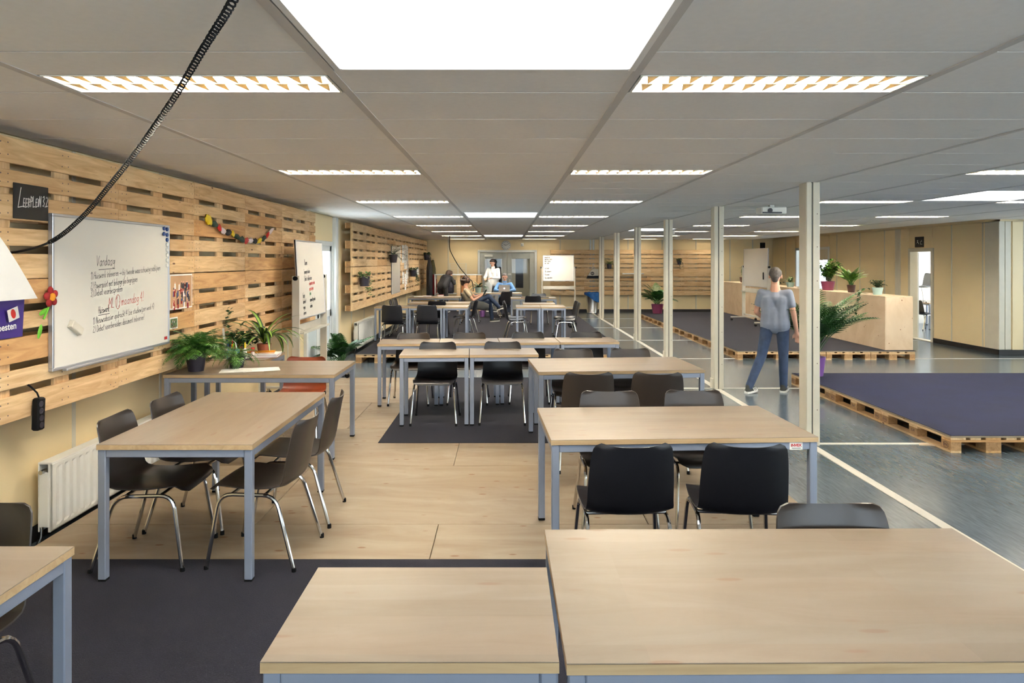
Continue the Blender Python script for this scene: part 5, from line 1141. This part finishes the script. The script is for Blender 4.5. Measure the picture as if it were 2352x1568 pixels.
for i, (x, y, a, mt, lb, s_) in enumerate(((-2.3, 17.95, 12, 'paper', 'magazine at the left of the far paper table', .24), (-2.1, 18.1, -10, 'pink_white', 'pale magazine overlapping on the far paper table', .24), (-1.72, 18.05, 5, 'red', 'red box on the far paper table', .16))):
    t = E('magazine' if i < 2 else 'red_box', (x, y, zd), lb, 'magazine' if i < 2 else 'box', None, R(a)); hgt = .02 if i < 2 else .05
    M().box(-s_/2, s_/2, -s_*.35, s_*.35, 0, hgt, .003).ob('cover', mt, t); M().box(-s_/2+.004, s_/2-.004, -s_*.35-.001, s_*.35-.01, .004, hgt-.004).ob('pages', 'paper', t)
for i, (x, w_, lb) in enumerate(((.44, .14, 'thin dark pencil case on the far rolling board table'), (.88, .40, 'long black folder on the far rolling board table'))): tag(M().box(-w_/2, w_/2, -.06, .06, 0, .015, .004).ob('folder', 'ink' if i else 'pot_brown', None, (x, 17.5, zd)), lb, 'folder')
t = E('shoulder_bag', (1.62, 16.9, Z2), 'small black bag on the carpet by the far right chairs', 'bag'); M().box(-.11, .11, -.07, .07, 0, .16, .04).ob('body', 'black_cloth', t, smooth=True); M().tube([(-.09,0,.15),(-.04,0,.24),(.04,0,.24),(.09,0,.15)], .01, 6).ob('strap', 'black_cloth', t, smooth=True)

# litter of bark bits on the plywood
rr = random.Random(77); m = M()
for i in range(90):
    x, y = rr.gauss(0,.09), rr.gauss(0,.07); a = rr.uniform(0,6.28); L = rr.uniform(.004,.012); m.add([(x,y,.002),(x+L*math.cos(a),y+L*math.sin(a),.004),(x-L*.6*math.sin(a),y+L*.6*math.cos(a),.006)], [(0,1,2)])
tag(m.ob('plant_litter', 'pot_brown', None, (-2.05, 6.45, ZP)), 'scatter of brown plant litter on the plywood under the fern table', 'litter', kind='stuff')

# ================================================================ PEOPLE
def skinned(name, caps, vox, mat, parent, smooth=4, extra=None):
    m = M()
    for cp_ in caps:
        if len(cp_) == 4: m.cap(*cp_)
        else: m.ball(*cp_[:1], *cp_[1:], n=16, m=12)
    o = m.ob(name, mat)
    r = o.modifiers.new('r', 'REMESH'); r.mode = 'VOXEL'; r.voxel_size = vox
    s_ = o.modifiers.new('s', 'SMOOTH'); s_.iterations = smooth; s_.factor = .5
    dg = bpy.context.evaluated_depsgraph_get(); me = bpy.data.meshes.new_from_object(o.evaluated_get(dg)); bpy.data.objects.remove(o)
    me.name = name; me.materials.clear(); me.materials.append(MAT[mat]); me.polygons.foreach_set('use_smooth', [True]*len(me.polygons))
    q = link(name, me, parent); return q
V = Vector
def hand(el, wr, s, curl=.5, fwd=None):
    """palm + five fingers as capsules from the wrist, direction el->wr; s=+1 thumb towards local 'up' side"""
    d = (V(wr)-V(el)).normalized(); up = V((0,0,1)) if abs(d.z) < .8 else V((1,0,0)); side = d.cross(up).normalized(); nrm = side.cross(d).normalized(); w_ = V(wr); out = []
    out += [(w_, .026, w_+d*.05+side*.016, .022), (w_, .026, w_+d*.05-side*.016, .022), (w_+d*.05+side*.02, .020, w_+d*.075+side*.024, .016), (w_+d*.05-side*.02, .020, w_+d*.075-side*.024, .016)]
    for k, (o_, L) in enumerate(((-.033,.060), (-.011,.075), (.011,.080), (.033,.070))):
        a = w_+d*.08+side*o_; b = a+(d*(1-curl*.4)-nrm*curl*.5).normalized()*L*.5; c_ = b+(d*(1-curl)-nrm*curl).normalized()*L*.5; out += [(a, .0095, b, .009), (b, .009, c_, .0078)]
    a = w_+d*.025+side*s*.026; b = a+(d*.6+side*s*.7-nrm*.3).normalized()*.035; c_ = b+(d*.9+side*s*.2-nrm*.3).normalized()*.03; out += [(a, .014, b, .011), (b, .011, c_, .009)]
    return out
def headcaps(c0, f, r=1.0):
    """c0 head centre, f facing unit vector; returns capsules for skull, jaw, nose, ears, brow"""
    c0 = V(c0); f = V(f).normalized(); sd = f.cross(V((0,0,1))).normalized(); up = sd.cross(f).normalized(); k = r
    return [(c0-f*.025*k+up*.035*k, .078*k, c0+f*.018*k+up*.035*k, .074*k), (c0+f*.015*k+up*.0*k, .066*k, c0+f*.045*k-up*.07*k, .040*k), (c0-f*.03*k-up*.03*k, .06*k, c0+f*.02*k-up*.06*k, .046*k), (c0+f*.088*k+up*.008*k, .010*k, c0+f*.106*k-up*.022*k, .014*k),
            (c0+sd*.078*k+up*.01*k, .014*k, c0+sd*.080*k-up*.025*k, .011*k), (c0-sd*.078*k+up*.01*k, .014*k, c0-sd*.080*k-up*.025*k, .011*k), (c0+f*.078*k+up*.03*k+sd*.03*k, .012*k, c0+f*.078*k+up*.03*k-sd*.03*k, .012*k)], sd, up
def face(par, c0, f, r=1.0):
    c0 = V(c0); f = V(f).normalized(); sd = f.cross(V((0,0,1))).normalized(); up = sd.cross(f).normalized(); m = M()
    for s in (-1, 1): m.ball(c0+f*.080*r+sd*s*.031*r+up*.012*r, .011*r, .011*r, .008*r)
    m.ob('eyes', 'eye', par, smooth=True); m = M().cap(c0+f*.082*r-up*.050*r+sd*.02*r, .006, c0+f*.082*r-up*.050*r-sd*.02*r, .006); m.ob('mouth', 'lip', par, smooth=True)
def hair(par, c0, f, mat, full=False, vol=.012):
    c0 = V(c0); f = V(f).normalized(); sd = f.cross(V((0,0,1))).normalized(); up = sd.cross(f).normalized()
    caps = [(c0-f*.035+up*.05, .078+vol, c0+f*.012+up*.062, .066+vol), (c0-f*.06+up*.0, .062+vol, c0-f*.05+up*.05, .07+vol), (c0-f*.06-up*.045, .045+vol*.8, c0-f*.06, .06+vol*.8)]
    for s in (-1, 1): caps.append((c0-f*.03+sd*s*.04+up*.03, .045+vol, c0+f*.01+sd*s*.045+up*.06, .035+vol))
    if full:
        rr_ = random.Random(4)
        for i in range(34):
            a, b = rr_.uniform(0, 6.28), rr_.uniform(-.3, 1.3); p = c0-f*.03+up*.03+(sd*math.cos(a)*math.cos(b)+f*(math.sin(a)*math.cos(b)*.8-.25)+up*math.sin(b))*.118; caps.append((p, .024, p+V((.01,.0,.01)), .022))
        for s in (-1, 1): caps.append((c0-f*.02+sd*s*.075-up*.02, .028, c0-f*.02+sd*s*.06+up*.04, .04))
    return skinned('hair', caps, .009, mat, par, 3)
def shoe(par, heel, toe, mat='shoe_dark', stripes=False):
    h, t_ = V(heel), V(toe); d = (t_-h).normalized(); sd = d.cross(V((0,0,1))).normalized(); up = sd.cross(d).normalized()
    caps = [(h+up*.035, .042, h+d*.10+up*.035, .044), (h+d*.10+up*.032, .043, t_+up*.026, .034), (h+up*.075+d*.01, .042, h+up*.05+d*.06, .04), (t_-d*.04+up*.026+sd*.015, .032, t_-d*.04+up*.026-sd*.015, .032)]
    o = skinned('shoe', caps, .009, mat, par, 2)
    m = M()
    prof = [(-.045,.0),(-.03,.038),(.10,.046),(.0,.046)]
    L = (t_-h).length; ring = [(-.045,-.03),(.0,-.045),(L*.55,-.047),(L*.9,-.044),(L+.03,-.025),(L+.036,0),(L+.03,.025),(L*.9,.044),(L*.55,.047),(.0,.045),(-.045,.03)]
    m.prism([h+d*a+sd*b-up*.010 for a, b in ring], up*.026); m.ob('sole', 'white_enamel', o)
    if stripes:
        for s in (-1, 1):
            for k in range(3):
                a = h+d*(.075+.03*k)+sd*s*.047; M().prism([a+up*.012, a+d*.012+up*.012, a-d*.018+up*.062-sd*s*.008, a-d*.03+up*.062-sd*s*.008], sd*s*.003).ob('stripe', 'white_enamel', o)
    return o
def person(loc, rz, label, J, mats, long_sleeve=False, hairkw=None, headf=(1,0,0), lowered=None, sleeve=.5, bare=False, stripes=False, group='people in the room'):
    """J: joints in local space, x forward, y left, z up"""
    t = E('person', loc, label, 'person', group, rz); J = {k: V(v) for k, v in J.items()}
    hc, sd, up = headcaps(J['head'], headf); caps = list(hc)
    caps += [(J['neck'], .052, V(J['head'])-V(headf).normalized()*.02-V((0,0,.05)), .05), (J['neck'], .06, J['chest']+V((0,0,.06)), .09)]
    mid = (J['chest']+J['pelvis'])/2
    for s in (-1, 1):
        caps += [(J['chest']+V((0,s*.085,0)), .095, mid+V((0,s*.07,0)), .088), (mid+V((0,s*.07,0)), .088, J['pelvis']+V((0,s*.08,0)), .095)]
    for S_, q in (('l', 1), ('r', -1)):
        sh, el, wr = J['sh_'+S_], J['el_'+S_], J['wr_'+S_]; caps += [(sh, .052, el, .037), (el, .037, wr, .026), (J['chest']+V((0,q*.09,.07)), .06, sh, .052)]; caps += hand(el, wr, q if J.get('flip') is None else -q, J['curl'].x if 'curl' in J else .6)
        hp, kn, an = J['hip_'+S_], J['kn_'+S_], J['an_'+S_]; caps += [(hp, .082, kn, .052), (kn, .052, kn.lerp(an, .35), .052), (kn.lerp(an, .35), .052, an, .034), (an, .034, J['toe_'+S_], .026)]
    body = skinned('body', caps, .0085, mats['skin'], t, 3)
    face(body, J['head'], headf)
    # clothes
    top = [(J['neck']-V((0,0,.045)), .066, J['chest']+V((0,0,.05)), .105), (mid, .112, J['pelvis']-V((0,0,.02)), .122)]
    for s in (-1, 1):
        top += [(J['chest']+V((0,s*.088,0)), .112, mid+V((0,s*.075,0)), .106), (mid+V((0,s*.075,0)), .106, J['pelvis']+V((0,s*.085,-.02)), .114), (J['chest']+V((0,s*.07,.075)), .072, J['sh_l' if s > 0 else 'sh_r'], .058)]
    for S_ in 'lr':
        sh, el, wr = J['sh_'+S_], J['el_'+S_], J['wr_'+S_]
        if long_sleeve: top += [(sh, .061, el, .052), (el, .054, el.lerp(wr, .93), .038)]
        else: top += [(sh, .060, sh.lerp(el, .55), .058)]
    skinned('shirt', top, .011, mats['top'], t, 3)
    if long_sleeve:
        nk = J['neck']; m = M(); hf = V(headf); hf.z = 0; hf.normalize(); sd2 = hf.cross(V((0,0,1)))
        m.grid([[nk+V((0,0,-.015))+(hf*math.cos(a)+sd2*math.sin(a))*.068 for a in [k*2*math.pi/16+.2 for k in range(16)]], [nk+V((0,0,.035))+(hf*math.cos(a)+sd2*math.sin(a))*.062 for a in [k*2*math.pi/16+.2 for k in range(16)]]], True); m.ob('collar', mats['top'], t, smooth=True)
    leg = [(J['pelvis']+V((0,.06,-.02)), .104, J['pelvis']+V((0,-.06,-.02)), .104)]
    for S_ in 'lr':
        hp, kn, an = J['hip_'+S_], J['kn_'+S_], J['an_'+S_]; leg += [(J['pelvis']-V((0,0,.02)), .10, hp, .090), (hp, .092, kn, .066), (kn, .066, kn.lerp(an, .4), .062), (kn.lerp(an, .4), .062, an, .052)]
    skinned('trousers', leg, .011, mats['legs'], t, 3)
    for S_ in 'lr': shoe(t, J['an_'+S_]-V((0,0,J['sole'].x if 'sole' in J else .075))+(J['an_'+S_]-J['toe_'+S_]).normalized()*.02*V((1,1,0)), J['toe_'+S_]+V((0,0,J['toez'].x if 'toez' in J else -.02)), mats.get('shoe', 'shoe_dark'), stripes)
    if hairkw: hair(body, J['head'], headf, **hairkw)
    return t
# reader, seated, facing +X, leaning back with crossed legs
person((-.85, 18.4, Z2), 0, 'person with curly hair and sand T-shirt reading in a chair with crossed legs', dict(
    pelvis=(-.10,0,.50), chest=(-.22,0,.76), neck=(-.24,0,.92), head=(-.235,0,1.06), sh_l=(-.23,.17,.86), sh_r=(-.23,-.17,.86), el_l=(.0,.22,.66), el_r=(-.02,-.24,.60), wr_l=(.19,.08,.73), wr_r=(.17,-.10,.70),
    hip_l=(-.04,.09,.50), hip_r=(-.04,-.09,.52), kn_l=(.40,.09,.53), kn_r=(.38,-.06,.70), an_l=(.47,.08,.08), an_r=(.66,-.02,.40), toe_l=(.64,.08,.045), toe_r=(.83,-.02,.42), curl=(.9,0,0), sole=(.07,0,0)),
    dict(skin='skin', top='tee_sand', legs='jeans'), hairkw=dict(mat='hair_brown', full=True, vol=.026), headf=(.9,-.05,-.35))
t = E('magazine', (-.60, 18.37, Z2+.70), 'open magazine held by the reader', 'magazine')
for s, mt in ((-1, 'dark_green_cloth'), (1, 'paper')): M().box(-.005, .003, -.145 if s < 0 else .002, -.002 if s < 0 else .145, 0, .20, .001).ob('page_half', mt, t, (0,0,0), (R(0), R(28), R(s*14)))
t = E('grey_jacket', (-.86, 18.16, Z2+.36), 'grey jacket draped over the seat of the reader', 'jacket'); rr = random.Random(8); rows = []
for i in range(9):
    u = i/8; rows.append([(-.22+.62*u, -.035*math.sin(a)*(1+.3*rr.random())-.02, .10*math.cos(a)*(.7+.5*math.sin(math.pi*u))*rr.uniform(.85,1.15)+.12-.10*abs(u-.4)) for a in [k*2*math.pi/12 for k in range(12)]])
M().grid(rows, True).add(rows[0], [tuple(range(11,-1,-1))]).add(rows[-1], [tuple(range(12))]).ob('cloth', 'grey_cloth', t, smooth=True)
# man at the laptop, facing the camera (-Y)
person((-.05, 20.95, Z2), R(-90), 'man in a light blue shirt working at the silver laptop', dict(
    pelvis=(-.02,0,.50), chest=(.03,0,.82), neck=(.05,0,1.00), head=(.09,0,1.145), sh_l=(.04,.185,.93), sh_r=(.04,-.185,.93), el_l=(.22,.29,.76), el_r=(.22,-.29,.76), wr_l=(.40,.12,.745), wr_r=(.40,-.12,.745),
    hip_l=(.02,.09,.50), hip_r=(.02,-.09,.50), kn_l=(.42,.12,.50), kn_r=(.42,-.12,.50), an_l=(.44,.12,.08), an_r=(.44,-.12,.08), toe_l=(.60,.13,.045), toe_r=(.60,-.13,.045), curl=(.5,0,0), sole=(.07,0,0)),
    dict(skin='skin', top='shirt_denim', legs='jeans_dark'), True, dict(mat='hair_grey', vol=.004), headf=(.95,0,-.25))
# standing person in white by the doors
person((-.42, 22.1, Z2), R(-120), 'person in a white shirt standing in front of the double doors', dict(
    pelvis=(0,0,.92), chest=(.0,0,1.24), neck=(.02,0,1.43), head=(.05,0,1.57), sh_l=(0,.18,1.36), sh_r=(0,-.18,1.36), el_l=(.08,.26,1.10), el_r=(.08,-.26,1.10), wr_l=(.30,.14,1.10), wr_r=(.30,-.12,1.08),
    hip_l=(0,.09,.90), hip_r=(0,-.09,.90), kn_l=(.02,.10,.50), kn_r=(.03,-.10,.50), an_l=(0,.11,.08), an_r=(0,-.11,.08), toe_l=(.16,.13,.045), toe_r=(.16,-.13,.045), sole=(.07,0,0)),
    dict(skin='skin', top='shirt_white', legs='trouser_grey'), True, dict(mat='hair_dark', vol=.008), headf=(.9,.2,-.35))
# dark clothed person at the counter
person((-1.98, 21.9, Z2), R(60), 'person in dark clothes bent over the white counter by the coats', dict(
    pelvis=(-.10,0,.86), chest=(.10,0,1.06), neck=(.20,0,1.15), head=(.29,0,1.20), sh_l=(.14,.17,1.10), sh_r=(.14,-.17,1.10), el_l=(.24,.24,.92), el_r=(.22,-.24,.92), wr_l=(.40,.14,1.0), wr_r=(.38,-.14,1.0),
    hip_l=(-.08,.09,.84), hip_r=(-.08,-.09,.84), kn_l=(.0,.10,.47), kn_r=(-.02,-.10,.47), an_l=(-.06,.11,.08), an_r=(-.08,-.11,.08), toe_l=(.10,.13,.045), toe_r=(.08,-.13,.045), sole=(.07,0,0)),
    dict(skin='skin', top='black_cloth', legs='black_cloth'), True, dict(mat='hair_brown', vol=.02), headf=(.85,-.3,-.3))
# walking man between the posts, seen from behind
person((3.68, 9.42, 0), R(62), 'man in a grey T-shirt and jeans walking between the posts, seen from behind', dict(
    pelvis=(0,0,.94), chest=(.02,0,1.25), neck=(.02,0,1.44), head=(.05,0,1.585), sh_l=(0,.175,1.355), sh_r=(0,-.175,1.355), el_l=(.04,.25,1.09), el_r=(-.02,-.24,1.07), wr_l=(.22,.20,1.0), wr_r=(.04,-.27,.83),
    hip_l=(0,.095,.92), hip_r=(0,-.095,.92), kn_l=(-.10,.16,.50), kn_r=(.06,-.10,.50), an_l=(-.26,.30,.09), an_r=(.06,-.10,.085), toe_l=(-.14,.24,.045), toe_r=(.22,-.12,.045), curl=(.4,0,0), sole=(.075,0,0)),
    dict(skin='skin', top='tee_grey', legs='jeans'), hairkw=dict(mat='hair_grey', vol=.002), headf=(1,0,-.1), stripes=True)
